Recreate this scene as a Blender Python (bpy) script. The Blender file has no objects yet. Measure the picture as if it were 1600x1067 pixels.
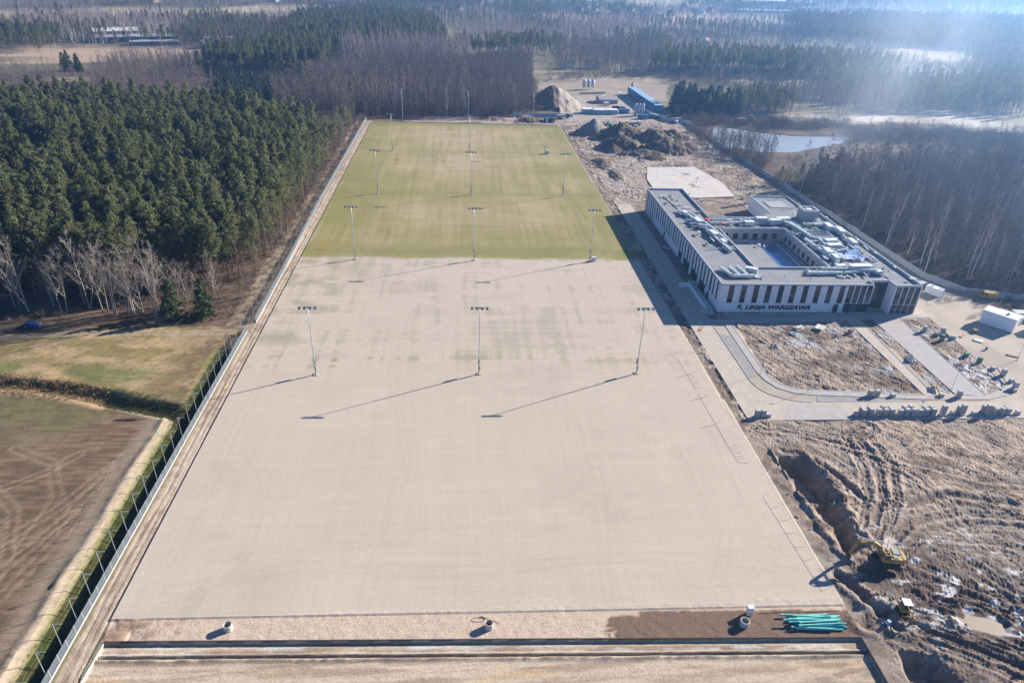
import bpy, bmesh, math, random
import numpy as np
from mathutils import Vector, Matrix

scene = bpy.context.scene
C = scene.collection
R = math.radians

# ------------------------------------------------------------------ camera
cam_d = bpy.data.cameras.new('camera')
cam_d.sensor_fit = 'HORIZONTAL'; cam_d.sensor_width = 36.0; cam_d.lens = 24.0
cam_d.clip_start = 1.0; cam_d.clip_end = 30000.0
cam = bpy.data.objects.new('camera', cam_d); C.objects.link(cam)
def aim(pitch, yaw, roll, loc):
    F = Vector((math.sin(yaw), math.cos(yaw), 0)); Rt = Vector((math.cos(yaw), -math.sin(yaw), 0)); U = Vector((0, 0, 1))
    f = F*math.cos(pitch) - U*math.sin(pitch); u = F*math.sin(pitch) + U*math.cos(pitch)
    r2 = Rt*math.cos(roll) + u*math.sin(roll); u2 = -Rt*math.sin(roll) + u*math.cos(roll)
    m = Matrix((r2, u2, -f)).transposed().to_4x4(); m.translation = loc
    return m
cam.matrix_world = aim(0.5159270, 0.0859308, 0.0421500, Vector((-4.572, -148.09, 94.048)))
scene.camera = cam

# ------------------------------------------------------------------ sky and sun
SUN_EL, SUN_AZ = R(24.0), R(25.3)          # azimuth counted from +x towards +y
sun_dir = Vector((math.cos(SUN_AZ)*math.cos(SUN_EL), math.sin(SUN_AZ)*math.cos(SUN_EL), math.sin(SUN_EL)))
world = bpy.data.worlds.new('World'); scene.world = world; world.use_nodes = True
wn = world.node_tree.nodes; wl = world.node_tree.links; wn.clear()
sky = wn.new('ShaderNodeTexSky'); sky.sky_type = 'NISHITA'; sky.sun_disc = False
sky.sun_elevation = SUN_EL; sky.sun_rotation = math.pi/2 - SUN_AZ
sky.altitude = 100; sky.air_density = 0.6; sky.dust_density = 0.0; sky.ozone_density = 6.0
bg = wn.new('ShaderNodeBackground'); bg.inputs['Strength'].default_value = 0.082
wo = wn.new('ShaderNodeOutputWorld'); wl.new(sky.outputs[0], bg.inputs[0]); wl.new(bg.outputs[0], wo.inputs[0])
sd = bpy.data.lights.new('sun', 'SUN'); sd.energy = 5.0; sd.angle = R(0.5); sd.color = (1.0, 0.925, 0.82)
so = bpy.data.objects.new('sun', sd); C.objects.link(so)
so.rotation_euler = (-sun_dir).to_track_quat('-Z', 'Y').to_euler(); so.location = (200, 100, 300)
vs = scene.view_settings
vs.view_transform = 'Standard'; vs.look = 'None'; vs.gamma = 1.0; vs.use_curve_mapping = False; vs.exposure = 1.3
cy = scene.cycles
cy.max_bounces = 6; cy.diffuse_bounces = 2; cy.glossy_bounces = 2; cy.transmission_bounces = 4; cy.volume_bounces = 0
cy.transparent_max_bounces = 8; cy.caustics_reflective = False; cy.caustics_refractive = False
cy.use_denoising = True; cy.use_adaptive_sampling = True; cy.adaptive_threshold = 0.01

# ------------------------------------------------------------------ helpers
rng = random.Random(7)
nrg = np.random.default_rng(7)
MATS = {}
def mat(name, col, rough=0.8, var=0.0, scale=2.0, metal=0.0, bump=0.0, spec=0.3, alt=None, emit=None):
    """plain or noise-varied procedural material; col is linear albedo"""
    if name in MATS: return MATS[name]
    m = bpy.data.materials.new(name); m.use_nodes = True
    n = m.node_tree.nodes; l = m.node_tree.links
    b = n['Principled BSDF']
    b.inputs['Roughness'].default_value = rough; b.inputs['Metallic'].default_value = metal
    b.inputs['Specular IOR Level'].default_value = spec
    b.inputs['Base Color'].default_value = (*col, 1)
    if var > 0 or alt:
        tc = n.new('ShaderNodeTexCoord'); nz = n.new('ShaderNodeTexNoise')
        nz.inputs['Scale'].default_value = scale; nz.inputs['Detail'].default_value = 6; nz.inputs['Roughness'].default_value = 0.65
        l.new(tc.outputs['Object'], nz.inputs['Vector'])
        rp = n.new('ShaderNodeValToRGB')
        a = alt if alt else tuple(c*(1-var) for c in col)
        z = col if alt else tuple(min(1, c*(1+var)) for c in col)
        rp.color_ramp.elements[0].position = 0.32; rp.color_ramp.elements[0].color = (*a, 1)
        rp.color_ramp.elements[1].position = 0.68; rp.color_ramp.elements[1].color = (*z, 1)
        l.new(nz.outputs['Fac'], rp.inputs['Fac']); l.new(rp.outputs['Color'], b.inputs['Base Color'])
        if bump > 0:
            bp = n.new('ShaderNodeBump'); bp.inputs['Distance'].default_value = bump; bp.inputs['Strength'].default_value = 0.6
            l.new(nz.outputs['Fac'], bp.inputs['Height']); l.new(bp.outputs['Normal'], b.inputs['Normal'])
    if emit:
        b.inputs['Emission Color'].default_value = (*emit[0], 1); b.inputs['Emission Strength'].default_value = emit[1]
    MATS[name] = m
    return m

class MB:
    """collects boxes, bars, tubes and prisms; build() links them as one mesh object"""
    def __init__(s): s.v = []; s.f = []; s.mi = []; s.k = 0
    def add(s, vs, fs, mi=None):
        o = len(s.v); s.v += [tuple(p) for p in vs]; s.f += [tuple(o+i for i in f) for f in fs]
        s.mi += [s.k if mi is None else mi]*len(fs); return s
    def box(s, x0, x1, y0, y1, z0, z1, mi=None):
        return s.add([(x0,y0,z0),(x1,y0,z0),(x1,y1,z0),(x0,y1,z0),(x0,y0,z1),(x1,y0,z1),(x1,y1,z1),(x0,y1,z1)],
                     [(0,3,2,1),(4,5,6,7),(0,1,5,4),(1,2,6,5),(2,3,7,6),(3,0,4,7)], mi)
    def cbox(s, c, size, rz=0.0, mi=None, rx=0.0, ry=0.0):
        M = Matrix.Rotation(rz,3,'Z') @ Matrix.Rotation(ry,3,'Y') @ Matrix.Rotation(rx,3,'X')
        hx,hy,hz = (d/2 for d in size); c = Vector(c)
        p = [c + M @ Vector(q) for q in ((-hx,-hy,-hz),(hx,-hy,-hz),(hx,hy,-hz),(-hx,hy,-hz),(-hx,-hy,hz),(hx,-hy,hz),(hx,hy,hz),(-hx,hy,hz))]
        return s.add(p, [(0,3,2,1),(4,5,6,7),(0,1,5,4),(1,2,6,5),(2,3,7,6),(3,0,4,7)], mi)
    def tube(s, pts, rad, n=6, cap=True, mi=None):
        pts = [Vector(p) for p in pts]; m = len(pts)
        rad = [rad]*m if not hasattr(rad, '__len__') else rad
        vs = []; fs = []
        for i, p in enumerate(pts):
            d = (pts[min(i+1,m-1)] - pts[max(i-1,0)]).normalized()
            a = d.orthogonal().normalized() if abs(d.z) > 0.99 else d.cross(Vector((0,0,1))).normalized()
            b = d.cross(a)
            for k in range(n):
                t = 2*math.pi*k/n
                vs.append(p + (a*math.cos(t) + b*math.sin(t))*rad[i])
        for i in range(m-1):
            for k in range(n):
                k2 = (k+1) % n
                fs.append((i*n+k, (i+1)*n+k, (i+1)*n+k2, i*n+k2))
        if cap:
            fs.append(tuple(range(n))); fs.append(tuple(range((m-1)*n+n-1, (m-1)*n-1, -1)))
        return s.add(vs, fs, mi)
    def prism(s, poly, z0, z1, mi=None):
        """poly: xy outline, counter-clockwise"""
        n = len(poly)
        a = sum(poly[i][0]*poly[(i+1)%n][1]-poly[(i+1)%n][0]*poly[i][1] for i in range(n))
        if a < 0: poly = poly[::-1]
        vs = [(x,y,z0) for x,y in poly] + [(x,y,z1) for x,y in poly]
        fs = [tuple(range(n-1,-1,-1)), tuple(range(n,2*n))] + [(i,(i+1)%n,n+(i+1)%n,n+i) for i in range(n)]
        return s.add(vs, fs, mi)
    def profile(s, poly, axis, a0, a1, mi=None):
        """poly in (u,z), extruded along 'x' or 'y' from a0 to a1"""
        n = len(poly)
        if axis == 'y': vs = [(u,a0,z) for u,z in poly] + [(u,a1,z) for u,z in poly]
        else: vs = [(a0,u,z) for u,z in poly] + [(a1,u,z) for u,z in poly]
        fs = [tuple(range(n)), tuple(range(2*n-1,n-1,-1))] + [(i,n+i,n+(i+1)%n,(i+1)%n) for i in range(n)]
        return s.add(vs, fs, mi)
    def lathe(s, prof, n=16, c=(0,0,0), mi=None):
        vs = []; fs = []; m = len(prof)
        for r,z in prof:
            for k in range(n):
                t = 2*math.pi*k/n; vs.append((c[0]+r*math.cos(t), c[1]+r*math.sin(t), c[2]+z))
        for i in range(m-1):
            for k in range(n):
                k2=(k+1)%n; fs.append((i*n+k,i*n+k2,(i+1)*n+k2,(i+1)*n+k))
        return s.add(vs, fs, mi)
    def mesh(s, name, mats, fixn=True):
        me = bpy.data.meshes.new(name); me.from_pydata(s.v, [], s.f)
        mats = mats if isinstance(mats, (list,tuple)) else [mats]
        for m in mats: me.materials.append(m)
        if len(mats) > 1: me.polygons.foreach_set('material_index', s.mi)
        if fixn:
            bm = bmesh.new(); bm.from_mesh(me); bmesh.ops.recalc_face_normals(bm, faces=bm.faces); bm.to_mesh(me); bm.free()
        return me
    def build(s, name, mats, parent=None, loc=(0,0,0), rz=0.0, smooth=False):
        me = s.mesh(name, mats)
        if smooth: me.polygons.foreach_set('use_smooth', [True]*len(me.polygons))
        return obj(name, me, parent, loc, rz)
def obj(name, me, parent=None, loc=(0,0,0), rz=0.0):
    o = bpy.data.objects.new(name, me); C.objects.link(o)
    o.location = loc; o.rotation_euler = (0,0,rz)
    if parent is not None: o.parent = parent
    return o
def tag(o, label=None, cat=None, group=None, kind=None):
    if label: o['label'] = label
    if cat: o['category'] = cat
    if group: o['group'] = group
    if kind: o['kind'] = kind
    return o
def thing(name, label, cat, loc=(0,0,0), rz=0.0, group=None):
    o = bpy.data.objects.new(name, None); C.objects.link(o)
    o.location = loc; o.rotation_euler = (0,0,rz); o.empty_display_size = 0.5
    return tag(o, label, cat, group)
def copy_tree(o, parent=None):
    c = o.copy(); C.objects.link(c); c.parent = parent
    for ch in list(o.children): copy_tree(ch, c)
    return c

# numpy value noise
def _h(ix, iy, s):
    n = (ix.astype(np.int64)*374761393 + iy.astype(np.int64)*668265263 + s*974711) & 0xffffffff
    n = ((n ^ (n >> 13))*1274126177) & 0xffffffff
    n = n ^ (n >> 16)
    return (n & 0xffff)/65535.0
def vnoise(x, y, s=0):
    ix = np.floor(x); iy = np.floor(y); fx = x-ix; fy = y-iy
    fx = fx*fx*(3-2*fx); fy = fy*fy*(3-2*fy)
    a=_h(ix,iy,s); b=_h(ix+1,iy,s); c=_h(ix,iy+1,s); d=_h(ix+1,iy+1,s)
    return (a*(1-fx)+b*fx)*(1-fy) + (c*(1-fx)+d*fx)*fy
def fbm(x, y, s=0, o=4, g=0.5):
    t = 0; a = 1; w = 0
    for k in range(o):
        t = t + a*vnoise(x, y, s+k*17); w += a; a *= g; x = x*2.03+11.7; y = y*2.03+5.3
    return t/w
def inside(x, y, poly):
    """vectorised point in polygon"""
    r = np.zeros(x.shape, bool); n = len(poly)
    for i in range(n):
        x1,y1 = poly[i]; x2,y2 = poly[(i+1)%n]
        if y1 == y2: continue
        c = ((y1 > y) != (y2 > y)) & (x < (x2-x1)*(y-y1)/(y2-y1)+x1)
        r ^= c
    return r
def pline(x, y, pts):
    """distance to a polyline"""
    d = np.full(x.shape, 1e9)
    for (x1,y1),(x2,y2) in zip(pts[:-1], pts[1:]):
        dx,dy = x2-x1,y2-y1; L = dx*dx+dy*dy+1e-9
        t = np.clip(((x-x1)*dx+(y-y1)*dy)/L, 0, 1)
        d = np.minimum(d, np.hypot(x-x1-t*dx, y-y1-t*dy))
    return d
def sst(a, b, x): t = np.clip((x-a)/(b-a), 0, 1); return t*t*(3-2*t)
def pin(x, y, poly):
    r = False; n = len(poly)
    for i in range(n):
        x1,y1 = poly[i]; x2,y2 = poly[(i+1)%n]
        if (y1 > y) != (y2 > y) and x < (x2-x1)*(y-y1)/(y2-y1)+x1: r = not r
    return r

# ================================================================== TERRAIN: one height field, cut into the pieces of ground
def steps(*seg):
    out = []
    for a, b, st in seg:
        n = max(1, round((b-a)/st)); out += list(np.linspace(a, b, n, endpoint=False))
    out.append(seg[-1][1]); return out
def grow(a, st, lim, f=1.22):
    out = []; x = a
    while abs(x) < lim: x += st; out.append(x); st *= f
    return out
xs = steps((-170,-66,.62), (-66,-58.4,.36), (-58.4,61.6,.5), (61.6,150,.42), (150,172,.9))
xs = np.array(grow(-170,-1.2,9000)[::-1] + xs + grow(172,1.2,9000))
ys = steps((-97,-83,.34), (-83,-76,.16), (-76,-72,.3), (-72,60,.5), (60,300,.85), (300,420,2.4))
ys = np.array(grow(-97,-1,2500)[::-1] + ys + grow(420,3,14000))
X, Y = np.meshgrid(xs, ys, indexing='xy')
Y = Y - .0117*np.clip(X, -62, 62)*np.exp(-((Y+72.7)/5)**2)          # the near edge of the pitch runs slightly askew: let the grid follow it

# --- outlines on the ground, metres
SAND_R = 60.0
def right_edge(y): return 60.6 - (y+72)*0.0085           # the pitch edge runs in slightly
P_PITCH = [(-59.9,-71.95),(60.6,-73.36),(57.6,293),(-59.9,292)]
Y_GRASS = 76.0
P_SITE = [(60,-97),(172,-97),(172,52),(158,62),(156,100),(153,165),(148,240),(144,316),(-40,316),(-40,296),(57,296),(60,-73)]
P_FIELD = [(-170,-18),(-117,-7),(-101,-10),(-91,-11),(-78,-16.5),(-70.8,-19),(-69.8,-67),(-72.5,-97),(-170,-97)]
P_MEADOW = [(-170,30),(-125,21),(-100,24),(-75,26),(-66,25),(-66,-16),(-78,-14),(-92,-7.5),(-105,-3),(-117,-1),(-170,-10)]
P_SOUTH = [(-59.2,-76.2),(59.8,-79.8),(59.8,-97),(-61.5,-97)]     # sunken strip below the dark board wall
P_LOT_A = [(77.7,28),(113.4,29.6),(113.2,-10),(84,-7.6),(79,-5.6),(76.6,0),(76.2,8)]
P_LOT_B = [(118.4,31),(122,31),(121.6,-9.4),(118.4,-10)]
P_LOT_C = [(131.6,30.5),(141,31.5),(138.6,-5),(136,-8.4),(130,-10.4)]
PAVED = [(62.6,-20.6),(64.6,140),(150,140),(164,50),(172,44),(172,-21.4)]
# --- height
Z = np.zeros_like(X)
n1 = fbm(X/1.7, Y/1.7, 3, 4, .6); n2 = fbm(X/9, Y/9, 11, 3); n3 = fbm(X/0.9, Y/0.9, 31, 2)
rid = 1-np.abs(2*fbm((X+Y*.8)/1.1, (X*.25-Y*.3)/1.1, 5, 3, .6)-1)      # ridged, streaky tracks
in_pitch = inside(X, Y, P_PITCH); in_site = inside(X, Y, P_SITE); in_south = inside(X, Y, P_SOUTH)
in_field = inside(X, Y, P_FIELD); in_mead = inside(X, Y, P_MEADOW)
in_paved = inside(X, Y, PAVED) & ~inside(X, Y, P_LOT_A) & ~inside(X, Y, P_LOT_B) & ~inside(X, Y, P_LOT_C)
rough = in_site & ~in_paved
edge_r = right_edge(Y)
dr = np.where(rough, np.clip((X-edge_r)/4, .1, 1), 0)
rr1 = 1-np.abs(2*fbm((X*.8+Y*.55)/1.0, (-X*.55+Y*.8)/5.5, 615, 3, .6)-1); rr2 = 1-np.abs(2*fbm((X*.3-Y*.9)/.9, (X*.9+Y*.3)/4.2, 625, 3, .6)-1)
crev = np.maximum(sst(.80,.96,rr1)*sst(.35,.6,n2), sst(.80,.96,rr2)*sst(.65,.4,n2))
Z -= np.where(rough & (Y < 60) | rough & (Y > 130), crev*.10*dr*(.35+.9*np.exp(-(((X-82)/18)**2+((Y+76)/16)**2))), 0)
Z += np.where(rough, dr*((n1-.5)*.42 + (n2-.5)*1.0 + (rid-.6)*.34), 0)
lotm = inside(X, Y, P_LOT_A) | inside(X, Y, P_LOT_B) | inside(X, Y, P_LOT_C)
Z += np.where(lotm, (n1-.5)*.20 + (rid-.6)*.12 - .05, 0)
RUT = np.zeros_like(X); SHO = np.zeros_like(X)
# excavation along the pitch corner, a second pit further down
pit = [(64.6,-33.5),(70.2,-34.6),(72.6,-42),(71.5,-52),(70.6,-62),(66.4,-63),(66.2,-52),(64.2,-44)]
def dpoly(poly): 
    d = pline(X, Y, poly+[poly[0]]); return np.where(inside(X, Y, poly), d, -d)
near = (X > 55) & (X < 90) & (Y < -20)
wob = (fbm(X/2.2, Y/2.2, 77, 3)-.5)*2.6
dp = np.where(near, dpoly(pit)+wob, -9)
Z -= sst(-.2, 1.7, dp)*(3.4+(n2-.5)*1.2)*(1-.5*np.exp(-((Y+47.5)/1.4)**2))
Z += np.exp(-((dp+1.3)/1.0)**2)*.55*near*(X > 64)
dp2 = np.where(near, dpoly([(64.6,-82.2),(70.6,-83.2),(71.6,-86),(70,-96),(61.4,-96)])+wob*.6, -9)
Z -= sst(-.2, 1.6, dp2)*2.6
# scoop where the digger works, trenches, long ruts to the east
for pts, w, dep, spread in (
    ([(62.5,-67),(64.5,-72),(67,-78)], .8, .9, 0), ([(67,-74.5),(64.5,-75.5),(62,-77.5)], .9, .8, 0),
    ([(73,-73),(78,-75),(83,-79),(90,-84),(100,-88)], .55, .34, 1.1), ([(70,-76),(76,-80),(84,-85),(92,-90)], .5, .4, 1.2),
    ([(77,-66),(84,-71),(92,-76),(104,-80)], .5, .32, 1.1), ([(76,-62),(84,-56),(95,-54),(110,-56)], .5, .3, 1.1),
    ([(73,-58),(80,-48),(84,-38),(85,-28),(91,-24)], .5, .32, 1.1), ([(75,-57),(83,-48),(88,-38),(88,-28)], .5, .28, 1.0),
    ([(78,-72),(84,-74),(87,-78),(84,-81),(79,-79),(80,-75)], .5, .4, .9), ([(72,-80),(77,-83),(84,-88),(95,-95)], .5, .36, 1.1),
    ([(86,-50),(96,-47),(108,-50)], .8, .5, 0), ([(73,-36),(76,-42),(77,-48)], .7, .5, 0), ([(64,-25),(74,-27),(90,-36),(106,-44),(120,-46)], .4, .16, 1.0), ([(70,-24),(84,-30),(92,-42),(94,-56)], .4, .16, 1.0), ([(86,-60),(98,-62),(112,-70)], .4, .2, 1.0), ([(88,-66),(92,-74),(88,-84),(78,-90)], .45, .25, 1.0)):
    m = near | ((X > 60) & (X < 125) & (Y < -20))
    xx = X[m]; yy = Y[m]
    q = pline(xx+(n1[m]-.5)*1.6, yy+(n2[m]-.5)*1.5, pts)
    if spread: q = np.minimum(np.abs(q-spread), np.abs(q-spread-.9)+.25)
    RUT[m] += np.exp(-(q/w)**2)*(.5+dep); SHO[m] += np.exp(-((q-2.0*w)/(w*.8))**2)*.8
    Z[m] -= np.exp(-(q/w)**2)*dep*.75 - np.exp(-((q-2.0*w)/w)**2)*dep*.5
# puddle bowl
PUD = [(80.6,-76.6),(84.4,-77.6),(83.8,-79.4),(80.4,-78.2)]
dq = np.where(near, pline(X, Y, [(80.8,-77.5),(83.6,-78.5)]), 99)
Z = np.where(dq < 4.2, Z*sst(.9, 4.2, dq) - .14*(1-sst(.9, 2.4, dq)), Z) + np.where(dq < 9, .32*np.exp(-((dq-3.1)/.7)**2), 0)
# spoil heaps beyond the building and by the camp
HEAPS = [(62,362,21,14.5,24,1.35),(77,276,12,9.0,12,.95),(92,264,17,9.5,15,1),(108,252,18,8.6,12,1),(86,238,15,7.6,9,1),(110,233,17,7.4,8,1),(124,268,10,5,12,1),
         (96,225,16,3.2,5,1),(80,232,6,4.5,6,1),(40,306,10,3,7,1),(36,318,8,2,5,1),(16,309,10,2,5,1),(100,216,9,2.4,4,1),(118,260,10,2.6,9,1),(128,246,7,2.2,7,1),(70,205,5,2.0,14,1),(72,182,4,1.6,12,1)]
for hx, hy, rx, hz, ry, pk in HEAPS:
    q = np.hypot((X-hx)/rx, (Y-hy)/ry) + (fbm(X/4, Y/4, int(hx)+3, 3)-.5)*(.2 if pk == .95 else .3 if pk != 1 else .5)
    Z = np.where(q < 1, np.maximum(Z, hz*np.clip(1-q, 0, 1)**(1.0 if pk != 1 else .75) + (n1-.5)*(.9 if pk == 1 else .5)*(pk != .95)), Z)
# sunken strip in front
Z = np.where(in_south, -.55 + (n1-.5)*.07 + (n3-.5)*.05, Z)
yw = -77.9 - (X+0)*.0303                                                 # line of the board wall
off = yw - Y
rip = np.where(in_south, np.exp(-((off-2.35+(n1-.5)*.22)/.2)**2), 0)
Z -= np.where(in_south, np.exp(-((off-2.35+(fbm(X/3,Y*0,99,2)-.5)*.14)/.16)**2), 0)*.45
Z += np.where(in_south, np.exp(-((off-2.0)/.25)**2)*.18 + np.exp(-((off-2.9)/.35)**2)*.28*(.4+n3) + np.exp(-((off-.9)/.4)**2)*.1, 0)
Z += np.where(in_south & (off > 3.6), (fbm(X/9, Y/.5, 41, 3)-.5)*.12, 0)
# pitch stands a hand above its margin; wheel tracks left of it
Z += np.where(in_pitch, .16, 0)
trk = (X > -63.4) & (X < -59.9) & (Y < 296) & (Y > -97)
Z += np.where(trk, -.08*np.exp(-((X+61.2+(n2-.5)*.8)/.28)**2) - .09*np.exp(-((X+62.4+(n2-.5)*.8)/.25)**2) - .14*np.exp(-((X+60.25)/.3)**2) + (n3-.5)*.09 + (n1-.5)*.08, 0)
apron = (Y < -72) & (Y > yw) & (X > -59.5) & (X < 60.5)
Z += np.where(apron, (n3-.5)*.10 + .03, 0)
Z += np.where(apron & (X < -52), (n1-.5)*.6*sst(-51, -56, X), 0)
# ditch along the fence and the cross ditch
xd = -67.0 + np.where(Y < -20, 0, 0)
d1 = np.abs(X-xd + (n2-.5)*.7)
md1 = sst(16, 8, Y)
Z -= np.where(X < -64.4, md1*np.clip(1-(d1/2.4)**2, 0, 1)*2.3, 0)
cross = [(-190,7),(-117,-2.6),(-103.5,-4.8),(-92.8,-7.6),(-79.2,-12.8),(-68.5,-15.6)]
d2 = np.where((X < -60) & (Y > -40) & (Y < 40), pline(X, Y+(n2-.5)*1.5, cross), 99)
Z -= np.where(X < -64.4, np.clip(1-(d2/3.0)**2, 0, 1)*1.7, 0)
Z += np.where(in_field & (d2 > 3), (n1-.5)*.12 + (fbm(X/1.2+Y/9, Y/.4, 9, 2)-.5)*.1, 0)
sp = (X > -73.5) & (X < -69.2) & (Y < -18)
Z += np.where(sp, np.exp(-((X+71.0+(n2-.5))/1.0)**2)*.45*(.6+n1), 0)
Z += np.where(in_mead & (d2 > 3), (n2-.5)*.5 + (n1-.5)*.16, 0)
forestish = (X < -64.6) & (Y > 22) & (Y < 430)
Z += np.where(forestish, (n2-.5)*.5+(n1-.5)*.25, 0)
# pond basin
P_POND = [(139.2,231.9),(158.0,251.1),(169.3,240.1),(188.5,240.2),(237.2,270.9),(241.4,283.3),(206.7,281.7),(187.0,290.5),(164.9,306.9),(148.5,276.2)]
mp = (X > 120) & (X < 270) & (Y > 215) & (Y < 330)
dpn = np.full(X.shape, -99.0); dpn[mp] = (lambda q, i: np.where(i, q, -q))(pline(X[mp], Y[mp], P_POND+[P_POND[0]]), inside(X[mp], Y[mp], P_POND))
Z = np.where(dpn > -3, Z*.2 - 1.2*sst(-3, 3, dpn), Z)
# gentle far relief
dist = np.hypot(X, Y-100)
Z += np.where(dist > 900, (fbm(X/700, Y/700, 90, 3)-.5)*10*sst(900, 3500, dist), 0)

# --- albedo (linear)
def c3(*c): return np.array(c, float)
A = np.zeros(X.shape+(3,))
def paint(mask, col, k=None):
    global A
    w = mask.astype(float) if k is None else np.clip(k, 0, 1)*mask
    A = A*(1-w[...,None]) + np.array(col)*w[...,None]
def mix(a, b, t): return np.array(a)*(1-t[...,None]) + np.array(b)*t[...,None]
big = fbm(X/60, Y/60, 201, 4); huge = fbm(X/260, Y/180, 222, 3)
A = mix(c3(.20,.165,.105), c3(.115,.115,.06), sst(.38,.62,big))
A = A*(1+(.75*(huge-.5)))[...,None]
A = mix(A, c3(.30,.25,.17), sst(.52,.66,huge)*.8)
# woodland litter left, and around the bare woods
litter = mix(c3(.085,.06,.042), c3(.16,.11,.075), sst(.35,.7,n2))
lm = ((X < -64.6) & (Y > 20) & (Y < 460)) | ((Y > 300) & (Y < 520) & (X > -64.6) & (X < 48)) | ((X > 150) & (Y < 330) & (Y > -20))
A = np.where(lm[...,None], litter, A)
strip = (X < -64.6) & (X > -70.5) & (Y > 24) & (Y < 320)
A = np.where(strip[...,None], mix(c3(.30,.235,.17), c3(.14,.11,.075), sst(.42,.6,n1)), A)
# meadow
mead = mix(c3(.20,.16,.07), c3(.32,.235,.13), sst(.36,.62, fbm(X/7, Y/4, 55, 4)))
mead = mix(mead, c3(.12,.135,.05), sst(.45,.65,fbm(X/12, Y/6, 57, 3))*sst(4,-2,Y-(-X-66)*.12)*.9)
mead = mix(mead, c3(.15,.10,.065), sst(-84,-70,X+(n2-.5)*16)*sst(.35,.6,n1)*.95)
mead = mead*(.8+.45*n1)[...,None]
paint(in_mead, mead)
dirtroad = np.abs(Y-(21.5+(X+100)*.03-(X < -100)*(X+100)*.01)) 
tr = in_mead & (X < -64)
paint(tr, c3(.31,.25,.19), np.exp(-(np.abs(dirtroad-.9)/.55)**2)*.9)
# ploughed field
rows = vnoise(X/4.5+Y/40, Y/.55, 8)
fld = mix(c3(.11,.075,.048), c3(.175,.126,.082), sst(.3,.75,.55*rows+.45*n1))
fld = fld*(.75+.5*fbm(X/22, Y/12, 61, 3))[...,None]
grn = .8*sst(-28,-12, Y - (X+95)*.32 + (n2-.5)*16)*sst(-76,-84,X+(n1-.5)*5)*.8
fld = mix(fld, mix(c3(.10,.115,.045), c3(.145,.15,.065), n1), np.clip(grn*sst(.28,.55,n1+.15),0,1)*.85)
fld = mix(fld, c3(.30,.235,.175), np.exp(-((X+73.6+(n2-.5)*1.6)/2.0)**2)*.55*(Y < -16))
for pts in ([(-98,-28),(-88,-33),(-82,-43),(-82,-56)],[(-112,-40),(-96,-40),(-88,-47),(-83,-58),(-82,-66)],[(-104,-46),(-93,-48),(-86,-55),(-84.5,-66)],
            [(-118,-56),(-100,-46),(-88,-36),(-84,-30)],[(-96,-70),(-88,-58),(-80,-46),(-76,-34)],[(-110,-60),(-92,-58),(-80,-54),(-77,-48)],
            [(-90,-80),(-84,-66),(-78,-50),(-74.5,-30)],[(-84,-80),(-79,-66),(-76,-52)],[(-106,-66),(-93,-60),(-87,-64),(-83,-74),(-82,-84)]):
    m = in_field; q = pline(X[m]+(n1[m]-.5)*.5, Y[m]+(n2[m]-.5), pts); q = np.abs(q-.85)
    w = np.zeros(X.shape); w[m] = np.exp(-(q/.26)**2)
    fld = mix(fld, c3(.29,.22,.155), w*.6); Z -= w*.05
paint(in_field, fld)
sandbank = (X > -74.5) & (X < -68.6) & (Y < -17)
paint(sandbank, mix(c3(.46,.37,.265), c3(.32,.25,.18), n1), np.exp(-((X+70.7+(Y+80)*.012+(n1-.5)*.8)/1.15)**2)*1.15)
# ditch banks
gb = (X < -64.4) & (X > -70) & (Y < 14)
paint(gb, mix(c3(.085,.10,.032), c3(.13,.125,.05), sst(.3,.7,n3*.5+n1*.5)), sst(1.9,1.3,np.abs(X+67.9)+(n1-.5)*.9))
paint(gb, c3(.035,.042,.03), sst(.9,.4,np.abs(X+66.6)+(n1-.5)*.3))  # shade of fence and bank painted dark along the ditch
cb = d2 < 5
paint(cb, mix(c3(.07,.075,.032), c3(.12,.10,.05), n1), sst(3.0,2.0,d2+(n1-.5)))
paint(cb & (X < -86), mix(c3(.40,.29,.17), c3(.30,.20,.11), n3), sst(1.5,.5,np.abs(pline(np.where(cb,X,0), np.where(cb,Y,0), [(a,b-3.4) for a,b in cross])+(n1-.5)*1.6)))
# building-site dirt
wet = sst(.42,.62, fbm(X/6, Y/3.4, 71, 4)*.6 + n1*.4)
clay = sst(.60,.70, fbm(X/3.0+4, Y/1.6, 73, 4))
dirt = mix(c3(.36,.275,.208), c3(.155,.112,.083), wet)
dirt = dirt*(.72+.56*n3)[...,None]
zone = np.exp(-(((X-82)/15)**2+((Y+74)/13)**2))
dirt = mix(dirt, c3(.105,.075,.06), np.clip(zone*1.9,0,1)*sst(.24,.48,n1*.55+rid*.45))
CLAY_W = clay*np.clip(.10+1.2*np.exp(-(((X-86)/15)**2+((Y+70)/12)**2)),0,1)
dirt = mix(dirt, c3(.24,.20,.17), sst(.35,.1,Z+.15)*.55*(Y < -20))
dirt = mix(dirt, c3(.36,.32,.28), (Y > 130)*sst(.4,.7,n2)*.6)
dirt = mix(dirt, c3(.085,.062,.05), crev*(.22+.6*np.clip(zone*1.3,0,1)))
dirt = mix(dirt, c3(.43,.345,.27), np.clip(SHO,0,1)*.55*(1-np.clip(zone*1.2,0,1)))
dirt = mix(dirt, c3(.12,.088,.07), np.clip(RUT,0,1)*.6)
dirt = mix(dirt, c3(.52,.50,.49), CLAY_W)
paint(rough, dirt)
hp = np.zeros(X.shape, bool)
for hx, hy, rx, hz, ry, pk in HEAPS: hp |= (np.hypot((X-hx)/rx, (Y-hy)/ry) < 1.02) & (Z > .5)
paint(hp & (Y > 170), mix(c3(.095,.07,.052), c3(.21,.16,.12), sst(.4,.7,n1)))
paint((np.hypot((X-77)/10,(Y-276)/10) < 1) & (Z > .4), c3(.235,.21,.19))
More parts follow.
